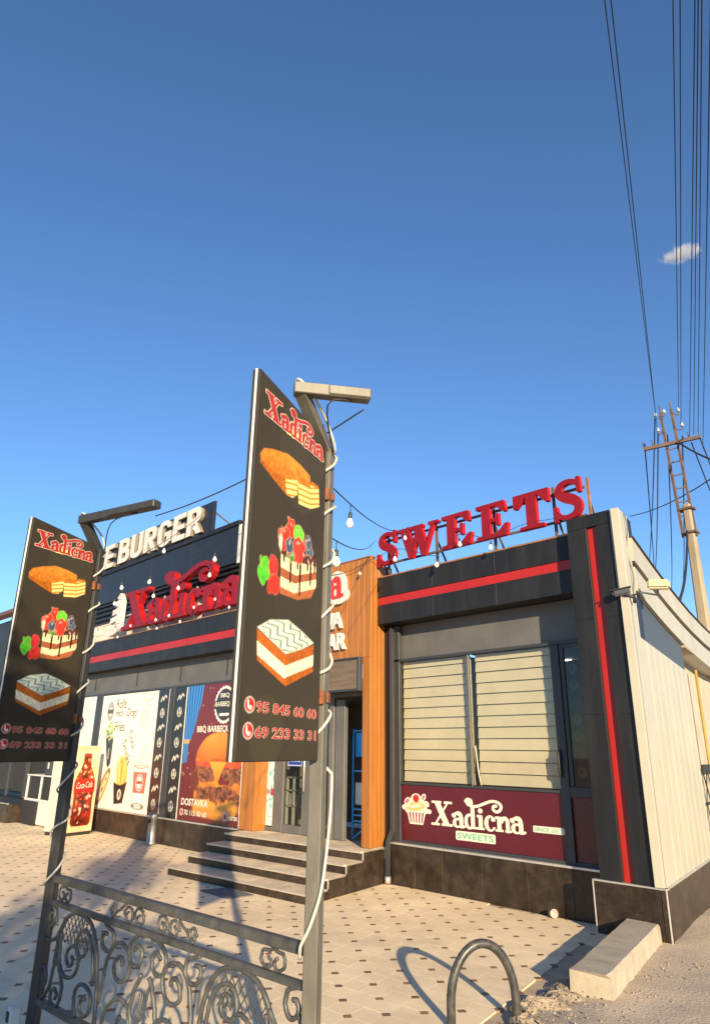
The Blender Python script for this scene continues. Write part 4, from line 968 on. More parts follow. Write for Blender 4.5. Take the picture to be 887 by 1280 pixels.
# burger
def blob(cx, cy, rx, ry, c1, c2, sc, seed, thr=None):
    d = S_ell(u, v, cx, cy, rx, ry)+(.5-cv.n(9, seed))*.06; cv.fill(d, cv.shade(c1, c2, cv.n(sc, seed+1)*1.2))
fn = cv.n(26, 21)*.5+cv.n(55, 22)*.3+cv.n(110, 23)*.2
def soft(d, col, w): cv.fill(d, col, 1.0, w)
soft(S_ell(u, v, 1.2, .25, .74, .19)+(.5-cv.n(7, 31))*.05, cv.shade('#9c5a14', '#e0a03a', .3+.8*(v-.1)/.35+.25*(fn-.5)), .04)
soft(S_box(u, v, .50, .36, 1.9, .66, .10)+(.5-cv.n(6, 32))*.10, cv.shade('#9c4a0e', '#e08a22', .2+.9*cv.n(9, 33)), .05)
soft(S_ell(u, v, 1.22, .47, .68, .135)+(.5-cv.n(13, 34))*.09, cv.shade('#2a0f08', '#a8603a', (fn-.28)*2.1), .03)
for cx_, w_ in ((.78, .36), (1.72, .40)): soft(S_ell(u, v, cx_, .80, w_, .16)+(.5-cv.n(11, 36))*.10, cv.shade('#2b1009', '#b0683f', (fn-.28)*2.1), .03)
soft(S_ell(u, v, .50, .68, .12, .18, .5)+(.5-cv.n(14, 37))*.08, cv.shade('#3a130b', '#8a3a22', fn), .04)
soft(S_box(u, v, .50, .90, 1.92, 1.04, .06)+(.5-cv.n(8, 38))*.05, cv.shade('#b5200f', '#f0582a', .2+.9*cv.n(10, 39)), .03)
soft(S_poly(u, v, [(.94, 1.02), (1.46, 1.02), (1.36, .90), (1.27, .76), (1.22, .68), (1.15, .72), (1.08, .86)])-.02, cv.shade('#c86a10', '#f0a030', .3+.8*(v-.6)/.45+.3*(cv.n(5, 40)-.5)), .03)
d = np.maximum(S_ell(u, v, 1.20, .99, .73, .50), 1.0-v); lit_ = .55+.7*(v-1.2)/.5-.45*np.abs(u-1.02)+.12*(fn-.5)
soft(d, cv.shade('#b5540a', '#f5982a', lit_), .03); soft(np.maximum(d, np.abs(v-1.02)-.03), cv.shade('#a84a0a', '#d87a18', cv.n(9, 42)), .03)
cv.rect(1.46, .07, 1.60, .21, '#cfa3b0', .03); cv.rect(1.49, .10, 1.57, .18, '#6a2030', .02)
cv.ell(.13, .13, .055, .055, '#efe8dc'); cv.ell(.13, .13, .042, .042, '#b3261d')
p3 = framed('poster', cv, -11.99, .458); p3['label'] = 'dark red poster with a giant burger and blue curtain'
for body, x, z, w_, h_, bo in (('BBQ', 1.14, 2.07, .28, .09, .02), ('BARBEQUE', .99, 1.915, .60, .10, .02), ('BBQ BARBEQUE', .44, 1.475, 1.15, .13, .03), ('DOSTAVKA', .10, .245, .88, .12, .03), ('70 115 00 60', .22, .085, .74, .09, .02), ('barbe', 1.63, .095, .26, .09, .01)):
    for me in text_words(body, 0, 0, w_, h_, M_stripw, bo): put('lettering', me, bur, -11.99+x, 7.0555, .458+z)

# ================================================================== far left café end
caf = thing('corner_cafe', 'dark glazed cafe with podium and reddish roof beyond the kiosk', 'cafe', (-22, 7.2, 0))
MB().box(-27, -17.95, 6.10, 7.6, -.02, .40).build('podium', M_granite, caf, .004)
MB().box(-27, -17.94, 6.085, 6.13, .402, .42).build('podium_trim', M_trim, caf)
for x in (-26, -24.3, -22.6, -21.0, -19.7): MB().box(x, x+.10, 7.0, 7.08, .42, 3.3).build('frame_bar', M_grey, caf)
MB().box(-27, -19.62, 7.03, 7.04, .42, 3.3).build('pane', M_glassd, caf)
MB().box(-27, -19.62, 7.5, 7.6, .42, 3.3).build('back_wall', M_dark, caf)
MB().box(-27, -19.62, 6.75, 7.6, 3.3, 4.75).build('fascia', M_black, caf)
mb = MB(); mb.slab([(-34, 8.2, 6.5), (-20.2, 8.2, 6.3), (-20.6, 9.6, 7.2), (-34, 9.6, 7.4)], (0, .15, -.12)); mb.build('roof', mat('red_brown_roof', (.13, .055, .04), .8), caf)
MB().box(-34, -20.4, 8.5, 9.5, 4.0, 6.25).build('upper_wall', M_black, caf)
for k in range(9):
    a0, a1 = math.pi*(.5+k/9), math.pi*(.5+(k+1)/9-.012)
    MB().slab([(-21.9, 6.73, 4.25), (-21.9+.95*math.cos(a0)*-1, 6.73, 4.25+.75*math.sin(a0)), (-21.9+.95*math.cos(a1)*-1, 6.73, 4.25+.75*math.sin(a1))], (0, -.03, 0)).build('fan_slat', mat('pale_wood', (.50, .36, .20), .7), caf)
# kiosk freezer
ki = thing('display_counter', 'white display counter with dark glass and a black plate', 'counter', (-16.97, 6.6, 0))
MB().box(-16.95, -16.08, 6.42, 7.0, .03, .50).build('cabinet', M_white, ki, .008)
MB().box(-17.80, -16.952, 6.45, 7.0, .03, .50).build('cabinet', M_white, ki, .008)
MB().box(-17.86, -16.96, 6.38, 6.40, .0, .50).build('black_plate', M_dark, ki)
MB().box(-17.80, -16.10, 6.50, 6.98, .52, 1.00).build('inside', M_dark, ki)
for x in (-17.82, -17.0, -16.13): MB().box(x, x+.05, 6.415, 6.46, .50, 1.03).build('frame_bar', M_white, ki, .004)
MB().box(-17.82, -16.08, 6.41, 6.46, .502, .55).build('frame_bar', M_white, ki); MB().box(-17.84, -16.06, 6.40, 7.0, 1.032, 1.06).build('counter_top', M_white, ki, .004)
MB().box(-17.77, -16.14, 6.435, 6.440, .55, 1.03).build('pane', M_glassd, ki)
MB().box(-16.075, -16.02, 6.40, 7.0, .03, 1.03).build('side_panel', mat('red_panel', (.42, .05, .04), .5), ki)
pb = thing('paper_box', 'white printed box standing on the display counter', 'box', (-16.35, 6.6, 1.06))
MB().box(-16.62, -16.12, 6.5, 6.8, 1.061, 1.36).build('carton', M_white, pb, .005)
tb = thing('till_box', 'small dark grey till standing on the display counter', 'till', (-16.85, 6.6, 1.06))
MB().box(-17.05, -16.68, 6.5, 6.8, 1.061, 1.38).build('body', M_grey, tb, .01); MB().box(-16.92, -16.84, 6.495, 6.499, 1.2, 1.33).build('light', M_white, tb)
# cola cooler
ck = thing('drinks_cooler', 'drinks cooler with a red cola bottle print on its side', 'cooler', (-14.9, 6.45, 0))
ca, cb_ = Vector((-14.60, 6.13, 0)), Vector((-14.80, 6.76, 0)); ln = (cb_-ca).length; dd = (cb_-ca).normalized(); nn = Vector((-dd.y, dd.x, 0))*-1
pts = [ca, cb_, cb_-nn*.62, ca-nn*.62]
MB().prism([(p.x, p.y) for p in pts], .06, 1.70).build('cabinet', mat('cream_cabinet', (.55, .46, .36), .45), ck, .012)
MB().prism([(p.x, p.y) for p in [ca-nn*.02+dd*.02, cb_-nn*.02-dd*.02, cb_-nn*.58, ca-nn*.58]], .0, .06).build('base', M_dark, ck)
cv = Canvas(ln-.03, 1.62, .009, '#e0c6a4'); u, v = cv.u, cv.v; cx = cv.W*.50
cv.fill(S_ell(u, v, cx, .5, .36, .75), '#d88a4a', .6, .5); cv.rect(0, 1.52, .8, 1.7, '#b79a78', a=.6)
prof = np.interp(v, [.10, .16, .35, .55, .72, .9, 1.05, 1.18, 1.32, 1.40, 1.48], [.20, .25, .255, .235, .25, .255, .215, .14, .095, .10, .09])
body_ = np.maximum(np.abs(u-cx)-prof, np.maximum(.10-v, v-1.48))
cv.fill(body_, cv.shade('#2a0a06', '#8a2a16', cv.n(11, 2)*1.1+.35*np.abs(u-cx)/.2-.15))
for k in range(70): x = cx+(rs.rand()-.5)*.36; z = .15+rs.rand()*1.2; cv.fill(np.maximum(S_ell(u, v, x, z, .02+.03*rs.rand(), .012+.02*rs.rand(), rs.rand()*3), body_), ['#d84a2a', '#f0a070', '#5a120c', '#c02a1a', '#f2d0b0'][k % 5], .65)
cv.fill(np.maximum(body_-.01, np.abs(v-.86)-.13), '#c81e16'); cv.fill(np.maximum(body_, np.abs(v-1.46)-.03), '#b01a14')
lo, sh = (ca, dd)
a_o = link('cola_print', cv.mesh('print', M_print), ck); w = wloc(ck)
p0 = ca+dd*.015+nn*.004; a_o.location = (p0.x-w.x, p0.y-w.y, .07); a_o.rotation_euler = (0, 0, math.atan2(dd.y, dd.x))
tx = link('lettering', text_mesh('Coca-Cola', 0, 0, .40, .12, M_stripw, shear=.35), ck); p0 = ca+dd*(.015+cx-.20)+nn*.007
tx.location = (p0.x-w.x, p0.y-w.y, .87); tx.rotation_euler = (0, -.06, math.atan2(dd.y, dd.x))
# bullet bin
bn = thing('litter_bin', 'slim silver litter bin standing against the black plinth', 'bin', (-12.53, 6.88, 0))
MB().lathe([(.105, 0), (.105, .03), (.085, .06), (.075, .40), (.085, .42), (.085, .50), (.07, .53), (.0, .54)], 20, (-12.53, 6.88, 0)).build('body', mat('steel', (.30, .29, .28), .38, metal=.8, var=.15, scale=9), bn)
mb = MB(); mb.tube([(-12.515, 6.80, .40), (-12.518, 6.787, .40)], .040, 12); mb.build('opening', M_dark, bn)
# crumpled paper cup at the plinth
cp = thing('paper_cup', 'crushed white paper cup lying at the foot of the black plinth', 'cup', (-4.52, 7.30, .04))
mb = MB(); mb.lathe([(.030, -.05), (.034, -.049), (.042, .05), (.045, .052), (.04, .05), (.028, -.04)], 14); o = mb.build('cup', mat('paper_cup', (.36, .32, .27), .6, var=.12, scale=30), cp, world=False); o.rotation_euler = (1.45, .1, .9); o.location = (0, 0, .002)
mb = MB(); mb.lathe([(.0335, -.045), (.0385, .0), (.0388, .0), (.034, -.045)], 14); o = mb.build('sleeve', mat('red_sleeve', (.45, .08, .05), .6), cp, world=False); o.rotation_euler = (1.45, .1, .9); o.location = (0, 0, .002)

# ================================================================== lamp posts with cake sign boards
AW, AH = .735, 1.50
def cake_art():
    cv = Canvas(AW, AH, .0042, '#3f382d'); u, v = cv.u, cv.v; Z = 1.625
    cv.fill(S_ell(u, v, .45, 1.30, .25, .27), '#474234', .6); cv.fill(S_ell(u, v, .22, .10, .14, .13), '#4b4632', .5); cv.fill(S_ell(u, v, .45, .72, .26, .26), '#423c30', .6)
    def P(*pts): return [(a, b-Z) for a, b in pts]
    nz = cv.n(70, 1)*.6+cv.n(160, 2)*.4
    # honey cake
    top = P((.034, 2.767), (.06, 2.80), (.139, 2.829), (.292, 2.87), (.42, 2.872), (.54, 2.862), (.545, 2.815), (.40, 2.79), (.28, 2.742), (.16, 2.735), (.04, 2.735))
    cv.fill(S_poly(u, v, top), cv.shade('#a8500e', '#ef9a38', nz*.75+.9*(v-(2.74-Z))/.13*.45))
    cv.fill(S_poly(u, v, P((.034, 2.767), (.039, 2.73), (.16, 2.705), (.294, 2.682), (.275, 2.745), (.16, 2.74), (.05, 2.742))), cv.shade('#8c4208', '#d27c22', nz))
    def layers(poly, f, n):
        d = S_poly(u, v, poly); t = (f*n) % 1.0
        cv.fill(d, cv.shade('#c9831c', '#fbe38a', np.clip((np.abs(t-.5)-.10)*7, 0, 1)*.95+.18*(nz-.5)))
    layers(P((.275, 2.745), (.294, 2.682), (.36, 2.692), (.405, 2.72), (.405, 2.79)), (v-(u*.25))*20, 1.9)
    layers(P((.405, 2.785), (.424, 2.686), (.558, 2.706), (.546, 2.80)), (v-u*.16)*20, 1.9)
    layers(P((.546, 2.82), (.651, 2.838), (.665, 2.752), (.558, 2.706)), (v-u*.35)*20, 1.9)
    cv.fill(S_poly(u, v, P((.405, 2.785), (.546, 2.80), (.546, 2.822), (.47, 2.826), (.40, 2.80))), cv.shade('#a85410', '#df8d2f', nz))
    cv.fill(S_poly(u, v, P((.546, 2.82), (.651, 2.838), (.64, 2.848), (.56, 2.842))), '#c8741f')
    # berry cake
    body = P((.268, 2.44), (.277, 2.254), (.45, 2.262), (.60, 2.30), (.656, 2.366), (.646, 2.47))
    d = S_poly(u, v, body); f = (v-(2.254-Z)-np.maximum(u-.42, 0)*.30)/.19
    band = np.where(f < .16, 0, np.where(f < .38, 1, np.where(f < .56, 2, np.where(f < .85, 1, 2))))
    cols = np.array([lin('#b5673d'), lin('#f1e0ae'), lin('#a85f3c')]); cv.fill(d, cols[band]*(.75+.5*nz[..., None]))
    for x, l in ((.30, .05), (.37, .13), (.44, .06), (.47, .17), (.55, .05), (.585, .11), (.63, .05)):
        t0 = 2.445-Z+(x-.27)*.08; cv.line([(x, t0+.02), (x, t0-l)], [.012, .008], '#2e1710')
    cv.fill(S_poly(u, v, P((.262, 2.425), (.30, 2.415), (.45, 2.425), (.648, 2.455), (.64, 2.495), (.5, 2.50), (.27, 2.47))), cv.shade('#2a120c', '#6b3a2a', nz*1.2))
    for k in range(26): cv.ell(.28+.35*random.random(), 2.445-Z+.04*random.random(), .016, .006, random.choice(['#8a5a44', '#e8d8c4', '#3a1a12', '#a06a50']), random.random()*3, .8)
    for cx, cy, rx, ry, c in ((.355, 2.545, .05, .04, '#e23a26'), (.30, 2.495, .055, .05, '#ea3d28'), (.445, 2.545, .052, .048, '#6fd03a'), (.345, 2.468, .036, .032, '#42566e'), (.568, 2.505, .035, .034, '#50677c'), (.545, 2.540, .026, .024, '#455a70'),
                             (.452, 2.485, .056, .056, '#ee4230'), (.37, 2.425, .028, .02, '#4c8c34'), (.265, 2.46, .01, .04, '#d8d0c0')):
        q = S_ell(u, v, cx, cy-Z, rx, ry)+(cv.n(34, int(cx*997))-.5)*.030; cv.fill(q-.004, '#f0b890', .55); cv.fill(q, np.array(lin(c))*(.65+.7*nz[..., None])); cv.fill(S_ell(u, v, cx-rx*.2, cy-Z+ry*.45, rx*.35, ry*.12, .4)+(cv.n(60, 5)-.5)*.02, '#ffe8d8', .35)
    for cx, cy, rx, ry, c in ((.20, 2.352, .045, .036, '#d83a34'), (.215, 2.275, .052, .044, '#e83a2c'), (.118, 2.305, .046, .052, '#58c634'), (.135, 2.335, .03, .03, '#62c23a')):
        q = S_ell(u, v, cx, cy-Z, rx, ry)+(cv.n(34, int(cx*991))-.5)*.030; cv.fill(q-.003, '#e89068', .45); cv.fill(q, np.array(lin(c))*(.65+.7*nz[..., None]))
    # square layered cake
    L_ = P((.094, 2.085), (.359, 2.022), (.367, 1.90), (.11, 1.972)); R_ = P((.359, 2.022), (.649, 2.10), (.65, 1.985), (.367, 1.90))
    fl = (v-(2.088-Z)+(u-.094)*.245)/(-.125); fr_ = (v-(2.022-Z)-(u-.359)*.27)/(-.12)
    def lay(f): return np.where(f < .36, 0, np.where(f < .76, 1, 0))
    cc = np.array([lin('#b9621e'), lin('#f3e8c4')])
    cv.fill(S_poly(u, v, L_), cc[lay(fl)]*(.72+.56*nz[..., None])); cv.fill(S_poly(u, v, R_), cc[lay(fr_)]*(.62+.56*nz[..., None]))
    T_ = P((.094, 2.09), (.20, 2.135), (.37, 2.163), (.52, 2.138), (.649, 2.108), (.52, 2.065), (.359, 2.024), (.22, 2.058)); dT = S_poly(u, v, T_)
    cv.fill(dT, '#d9e3cf')
    p_ = (u-.094)*.55+(v-(2.09-Z))*1.6; q_ = (u-.094)*.55-(v-(2.09-Z))*1.6
    chev = np.abs(((p_*15+np.abs(((q_*10.0) % 1.0)-.5)*1.7+.35*cv.n(14, 8)) % 1.0)-.5)
    cv.fill(np.maximum(dT+.004, (chev-.13)*.05), '#44574a', .8); cv.fill(np.maximum(dT+.004, (np.abs(((q_*10) % 1)-.5)-.05)*.05), '#8fae98', .7)
    # phone roundels
    for cz in (1.812, 1.724):
        cv.ell(.073, cz-Z, .040, .028, '#f0e2d0'); cv.ell(.073, cz-Z, .036, .0245, '#c42a22'); cv.line(smooth_pts([(.060, cz-Z+.011), (.062, cz-Z-.002), (.072, cz-Z-.009), (.086, cz-Z-.009)], 4), .006, '#f5efe4')
    return cv
ART = cake_art().mesh('cake_print', M_boardface)
LS = .178
def skewed(fn):
    return lambda u, v: fn(u/LS, (v-u*.11)/LS)*LS
LOGO_W = sdf_mesh('logo_edge', lambda u, v: skewed(lambda a, b: G_word(a, b))(u, v)-.0085, -.03, -.03, .70, .34, .0052, 0, [M_pink])
LOGO_R = sdf_mesh('logo_red', skewed(lambda a, b: G_word(a, b)), -.02, -.02, .70, .33, .0044, 0, [M_inkred])
TAGM = sdf_mesh('logo_tag', lambda u, v: S_poly(u, v, [(0, 0), (.20, .028), (.20, .062), (0, .034)]), -.02, -.02, .22, .09, .006, 0, [mat('ink_cream', lin('#e3d28a'), .5)])
NUM = []
for body, z in (('95 845 60 60', 1.790), ('69 233 33 31', 1.703)):
    NUM.append((text_words(body, 0, 0, .575, .044, M_pink, .050), text_words(body, .004, .002, .571, .042, M_inkred, .012), z-1.625))
def sign_post(P, e, W, zb, zt, bend, bz, arm_end, label, rope_turns, loose, M_pole=M_pole):
    th = math.atan2(-e[1], -e[0])
    root = thing('lamp_post_sign', label, 'sign post', (P[0], P[1], 0), th, 'cake sign posts along the railing')
    R = Matrix.Rotation(-th, 3, 'Z')
    def loc(p): return R @ (Vector(p)-Vector((P[0], P[1], 0)))
    kw = dict(parent=root, world=False)
    hs = .030
    MB().box(-hs, hs, -hs, hs, 0, zt-.012).build('post', M_pole, bevel=.004, **kw)
    MB().box(-.07, .07, -.07, .07, 0, .008).build('base_plate', M_pole, **kw)
    b = loc(bend+(bz,)); a = loc(arm_end)
    MB().bar((0, 0, zt-.035), (b.x, b.y, b.z), .058, .058, (0, 1, 0)).build('bent_neck', M_pole, bevel=.004, **kw)
    ad = (a-b).normalized(); b0 = b-ad*.03
    MB().bar(b0, a, .058, .058).build('lamp_arm', M_pole, bevel=.004, **kw)
    MB().bar(b+(a-b)*.40-Vector((0, 0, .0)), a+ad*.005, .074, .050).build('lamp_housing', M_pole, bevel=.005, **kw)
    # board
    x1 = -hs-.018; x0 = x1-W; th_ = .036
    bd = MB().box(x0, x1, -th_/2, th_/2, zb, zt).build('sign_board', mat('board_black', (.030, .027, .022), .6, var=.1, spec=.2), bevel=.003, **kw)
    k = link('cake_print', ART, bd, (x0+.006, -th_/2-.0012, zb+.004)); k.scale = ((W-.012)/AW, 1, (zt-zb-.008)/AH)
    fx = W/AW; fz = (zt-zb)/AH
    MB().box(x0-.004, x0-.0005, -th_/2+.012, th_/2-.014, zb, zt).build('white_edge', M_white, bevel=.001, **kw)
    for me, y, nm in ((LOGO_W, .0024, 'logo_outline'), (LOGO_R, .0034, 'logo_lettering')):
        o = link(nm, me, bd, (x0+.055*fx, -th_/2-y, zb+(2.948-1.625)*fz)); o.scale = (.92*fx, 1, .60*fz)
    o = link('logo_tag', TAGM, bd, (x0+.262*fx, -th_/2-.0029, zb+(2.952-1.625)*fz)); o.scale = (fx, 1, fz)
    for wm, rm_, z in NUM:
        for ms, y_, nm in ((wm, .0024, 'number_outline'), (rm_, .0034, 'phone_number')):
            for me in ms: o = link(nm, me, bd, (x0+.125*fx, -th_/2-y_, zb+z*fz)); o.scale = (fx, 1, fz)
    for z in (zt-.28, zb+.26):
        MB().box(-hs-.019, -hs-.001, -.035, .02, z-.03, z+.03).build('bracket', M_rust, bevel=.003, **kw)
        MB().box(-.012, .018, -hs-.012, -hs-.001, z-.022, z+.022).build('bolt_plate', M_rust, bevel=.003, **kw)
    # rope light
    z1, z0, n = rope_turns; pts = []; rr = .049
    N = int(n*14)
    for i in range(N+1):
        t = i/N; a_ = -t*n*2*math.pi+.5; c, s = math.cos(a_), math.sin(a_); m_ = max(abs(c), abs(s)); q = .72+.28/m_
        pts.append((rr*c*q*.98, rr*s*q*.98, z1+(z0-z1)*t+.012*math.sin(i*.7)))
    nk = lambda t: Vector((0, 0, zt-.035)).lerp(b, t)
    head = [nk(1)+Vector((.04, .045, .02)), nk(.98)+Vector((-.03, .0, .048)), nk(.85)+Vector((0, -.045, .01)), nk(.45)+Vector((.045, -.045, .02)), nk(.1)+Vector((.02, -.052, -.03)), Vector(pts[0])]
    mb = MB(); mb.tube(smooth_pts([tuple(p) for p in head], 4)[:-1]+[Vector(p) for p in pts]+[Vector(p) for p in loose], .0068, 7); mb.build('rope_light', M_rope, **kw)
    mb = MB(); mb.tube(smooth_pts([tuple(b+(a-b)*.75+Vector((0, 0, -.03))), tuple(b+(a-b)*.4+Vector((0, 0, -.07))), (0.02, -.03, zt-.06)], 5), .004, 6); mb.build('lamp_wire', M_cable, **kw)
    return root
P1 = (-2.355, 2.045); E1 = (.4493, -.8934)
sign_post(P1, E1, .715, 1.612, 3.098, (-2.247, 1.774), 3.262, (-2.065, 2.050, 3.262), 'near lamp post with cake sign board where the scroll railing ends', (3.08, 1.64, 5.9),
          [tuple(p) for p in smooth_pts([(.045, -.046, 1.56), (.03, -.050, 1.42), (-.012, -.052, 1.26), (-.044, -.044, 1.12), (-.052, -.005, 1.00), (-.050, .032, .93), (-.02, .047, .88)], 4)])
M_post2 = mat('shaded_charcoal_post', (.030, .031, .031), .5, metal=.1, var=.15, scale=5, dirt=(.065, .058, .05), dirt_amt=.4, dirt_scale=9, stretch=(1, 1, .35))  # charcoal paint, darkened further to put the far post's shade into its colour
P2 = (-4.64, 1.915); E2 = (.525, -.851)
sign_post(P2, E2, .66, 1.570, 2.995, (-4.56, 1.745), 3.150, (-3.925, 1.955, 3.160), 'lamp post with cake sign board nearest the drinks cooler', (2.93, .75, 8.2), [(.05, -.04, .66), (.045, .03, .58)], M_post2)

# ================================================================== scroll railing between the posts
ra = Vector((P2[0], P2[1], 0)); rb = Vector((P1[0], P1[1], 0)); rd = (rb-ra).normalized(); RL = (rb-ra).length
rail = thing('scroll_railing', 'dark wrought iron railing with scrolls and lattice between the sign posts', 'railing', tuple(ra), math.atan2(rd.y, rd.x))
kw = dict(parent=rail, world=False)
x0, x1 = .032, RL-.032
for z, s, nm in ((.905, .042, 'top_rail'), (.778, .030, 'middle_rail'), (.272, .036, 'bottom_rail')):
    MB().box(x0, x1, -s/2, s/2, z-s/2, z+s/2).build(nm, M_rail, bevel=.004, **kw)
    if nm != 'bottom_rail':
        rbm = MB()
        for i in range(int((x1-x0)/.016)): rbm.box(x0+i*.016, x0+i*.016+.008, -s/2-.0018, -s/2+.002, z-s/2+.004, z+s/2-.006)
        tag(rbm.build(nm+'_ribs', M_rail, **kw), kind='stuff')
bars = []
def arcs(pts, n=5): return smooth_pts(pts, n)
def sp(cx, cz, r0, r1, a0, turns): return spiral(cx, cz, r0, r1, a0, turns, 22)
half = [
 ('scroll', arcs([(.02, .77), (.085, .745), (.095, .69), (.06, .655), (.02, .68), (.03, .72), (.055, .72)])),
 ('scroll', arcs([(.012, .68), (.005, .63), (.04, .59), (.095, .585), (.15, .61), (.19, .66)])),
 ('lattice_arch', arcs([(.06, .29), (.13, .35), (.16, .45), (.17, .56), (.185, .64), (.235, .715), (.33, .757), (.42, .762), (.51, .742), (.58, .69), (.63, .60), (.66, .48), (.69, .29)])),
 ('scroll', arcs([(.205, .64), (.205, .56), (.235, .48), (.30, .445), (.37, .45), (.425, .49), (.435, .555), (.39, .60), (.33, .59), (.295, .55), (.31, .51), (.345, .50), (.375, .525), (.36, .55)])),
 ('scroll', arcs([(.62, .46), (.60, .55), (.575, .62), (.525, .675), (.46, .692), (.41, .66), (.40, .60), (.435, .565), (.49, .575), (.51, .615), (.49, .65), (.455, .645), (.45, .615)])),
 ('scroll', arcs([(.47, .29), (.44, .36), (.455, .42), (.51, .445), (.58, .435), (.62, .39), (.61, .335), (.555, .31), (.51, .335), (.52, .38), (.56, .385)])),
 ('scroll', arcs([(.015, .43), (.055, .45), (.088, .41), (.075, .355), (.03, .335), (.012, .37), (.03, .40)])),
 ('scroll', arcs([(.175, .52), (.235, .46), (.285, .39), (.28, .32), (.235, .283), (.18, .295), (.17, .345), (.205, .365), (.24, .345), (.225, .32)])),
 ('scroll', arcs([(.68, .76), (.73, .745), (.785, .72), (.78, .66), (.72, .64), (.67, .67), (.68, .715), (.72, .715)])),
 ('scroll', arcs([(.70, .40), (.72, .50), (.75, .62), (.82, .69), (.91, .69), (.965, .64), (.95, .56), (.88, .53), (.82, .56), (.83, .62), (.88, .635), (.90, .60)])),
 ('scroll', arcs([(.74, .29), (.79, .40), (.90, .46), (1.0, .43), (1.02, .35), (.95, .31), (.90, .34), (.92, .39)])),
 ('scroll', arcs([(1.085, .765), (1.03, .76), (.965, .72), (.95, .66), (1.0, .62), (1.06, .64), (1.07, .69), (1.03, .715), (1.0, .69)])),
 ('scroll', arcs([(1.085, .60), (1.03, .52), (1.0, .42), (1.03, .33), (1.085, .29)])),
 ('upper_scroll', arcs([(.20, .885), (.16, .87), (.115, .86), (.11, .82), (.15, .80), (.175, .825), (.15, .845)])),
 ('upper_scroll', arcs([(.15, .885), (.20, .865), (.245, .86), (.255, .82), (.22, .80), (.19, .82), (.215, .845)])),
 ('upper_scroll', arcs([(.72, .83), (.745, .86), (.775, .845), (.765, .815), (.735, .815), (.745, .84)])),
 ('upper_scroll', arcs([(.745, .80), (.80, .835), (.87, .875)])),
 ('upper_scroll', arcs([(.86, .83), (.89, .865), (.935, .86), (.94, .815), (.90, .80), (.88, .825), (.905, .845)])),
 ('upper_scroll', arcs([(.955, .82), (.985, .87), (1.04, .865), (1.05, .82), (1.01, .80), (.985, .825), (1.015, .845)])),
]
mid = 1.118
for nm, pl in half:
    for f in (1, -1):
        q = [((p[0] if f == 1 else 2*mid-p[0]), p[1]) for p in pl]
        r_ = .0105 if nm == 'scroll' else (.0115 if nm == 'lattice_arch' else .0075)
        mb = MB(); mb.tube([(max(min(a, x1), x0), random.uniform(-.003, .003), b) for a, b in q], r_, 6); mb.build(nm, M_rail, **kw)
# lattice bars inside the arches
def arch_half(z):   # half width of the arch at height z about u=.42
    zs = [.29, .45, .56, .64, .715, .757, .762]; l = [.36, .26, .25, .235, .185, .09, 0]; return float(np.interp(z, zs, l))
for f in (1, -1):
    for k in range(8):
        for sg_ in (1, -1):
            pts = []
            for j in range(40):
                z = .60+.16*j/39; x = .30+(k-2)*.046+sg_*(z-.60)*.75+(.05 if sg_ < 0 else -.04)
                if abs(x-.42) < arch_half(z)-.006 and x < .56: pts.append((x, z))
            if len(pts) > 4:
                (a, b), (c, d) = pts[0], pts[-1]
                if f < 0: a, c = 2*mid-a, 2*mid-c
                MB().bar((a, .002*sg_, b), (c, .002*sg_, d), .004, .004).build('lattice_bar', M_rail, **kw)
    for k in range(5):
        for sg_ in (1, -1):
            a = 1.02-.02*k; b = .30+.06*k
            if f > 0: MB().bar((mid-.07+.02*k, .002*sg_, .33+.03*k if sg_ > 0 else .33+.03*(k+2)), (mid-.03+.022*k, -.002*sg_, .52+.012*k if sg_ > 0 else .40+.01*k), .004, .004).build('lattice_bar', M_rail, **kw)
for x in (.5, 1.12, 1.74): MB().box(x-.012, x+.012, -.012, .012, 0.0, .254).build('foot', M_rail, **kw)
# little white lamp box at the far post foot
bx = thing('junction_box', 'small white cable box strapped low on the far sign post', 'box', (P2[0]-.03, P2[1]-.05, .2))
MB().box(P2[0]-.09, P2[0]-.03, P2[1]-.12, P2[1]-.06, .12, .24).build('box', M_white, bx, .006); MB().box(P2[0]-.085, P2[0]-.05, P2[1]-.125, P2[1]-.121, .17, .22).build('socket', M_dark, bx)

# ================================================================== unseen tree, added behind the camera to throw shade across the far post
TX, TY = 2.86, -3.04
tr = thing('shade_tree', 'small leafy unseen tree added to shade the far end of the railing', 'tree', (TX, TY, 0))
mb = MB(); mb.tube(smooth_pts([(TX, TY, -.03), (TX-.02, TY+.02, .9), (TX+.04, TY-.02, 1.9), (TX-.02, TY+.03, 3.0), (TX+.01, TY, 3.9)], 4), [.075-.0033*i for i in range(17)], 8); mb.build('trunk', mat('bark', (.10, .07, .045), .9, bump=.6, bscale=30, stretch=(3, 3, .6)), tr)
rt_ = np.random.RandomState(11); lf = MB(); ctrs = []
for k in range(22):
    a = rt_.rand()*6.28; z = 1.9+2.3*rt_.rand(); rr = .72*math.sqrt(max(.1, 1-((z-3.0)/1.25)**2))*(.4+.6*rt_.rand()); c = Vector((TX+rr*math.cos(a), TY+rr*math.sin(a), z)); ctrs.append(c)
    mb = MB(); mb.tube([(TX, TY, max(1.6, z-.55)), tuple(Vector((TX, TY, z-.2)).lerp(c, .5)), tuple(c)], [.022, .014, .005], 6); mb.build('limb', MATS['bark'], tr)
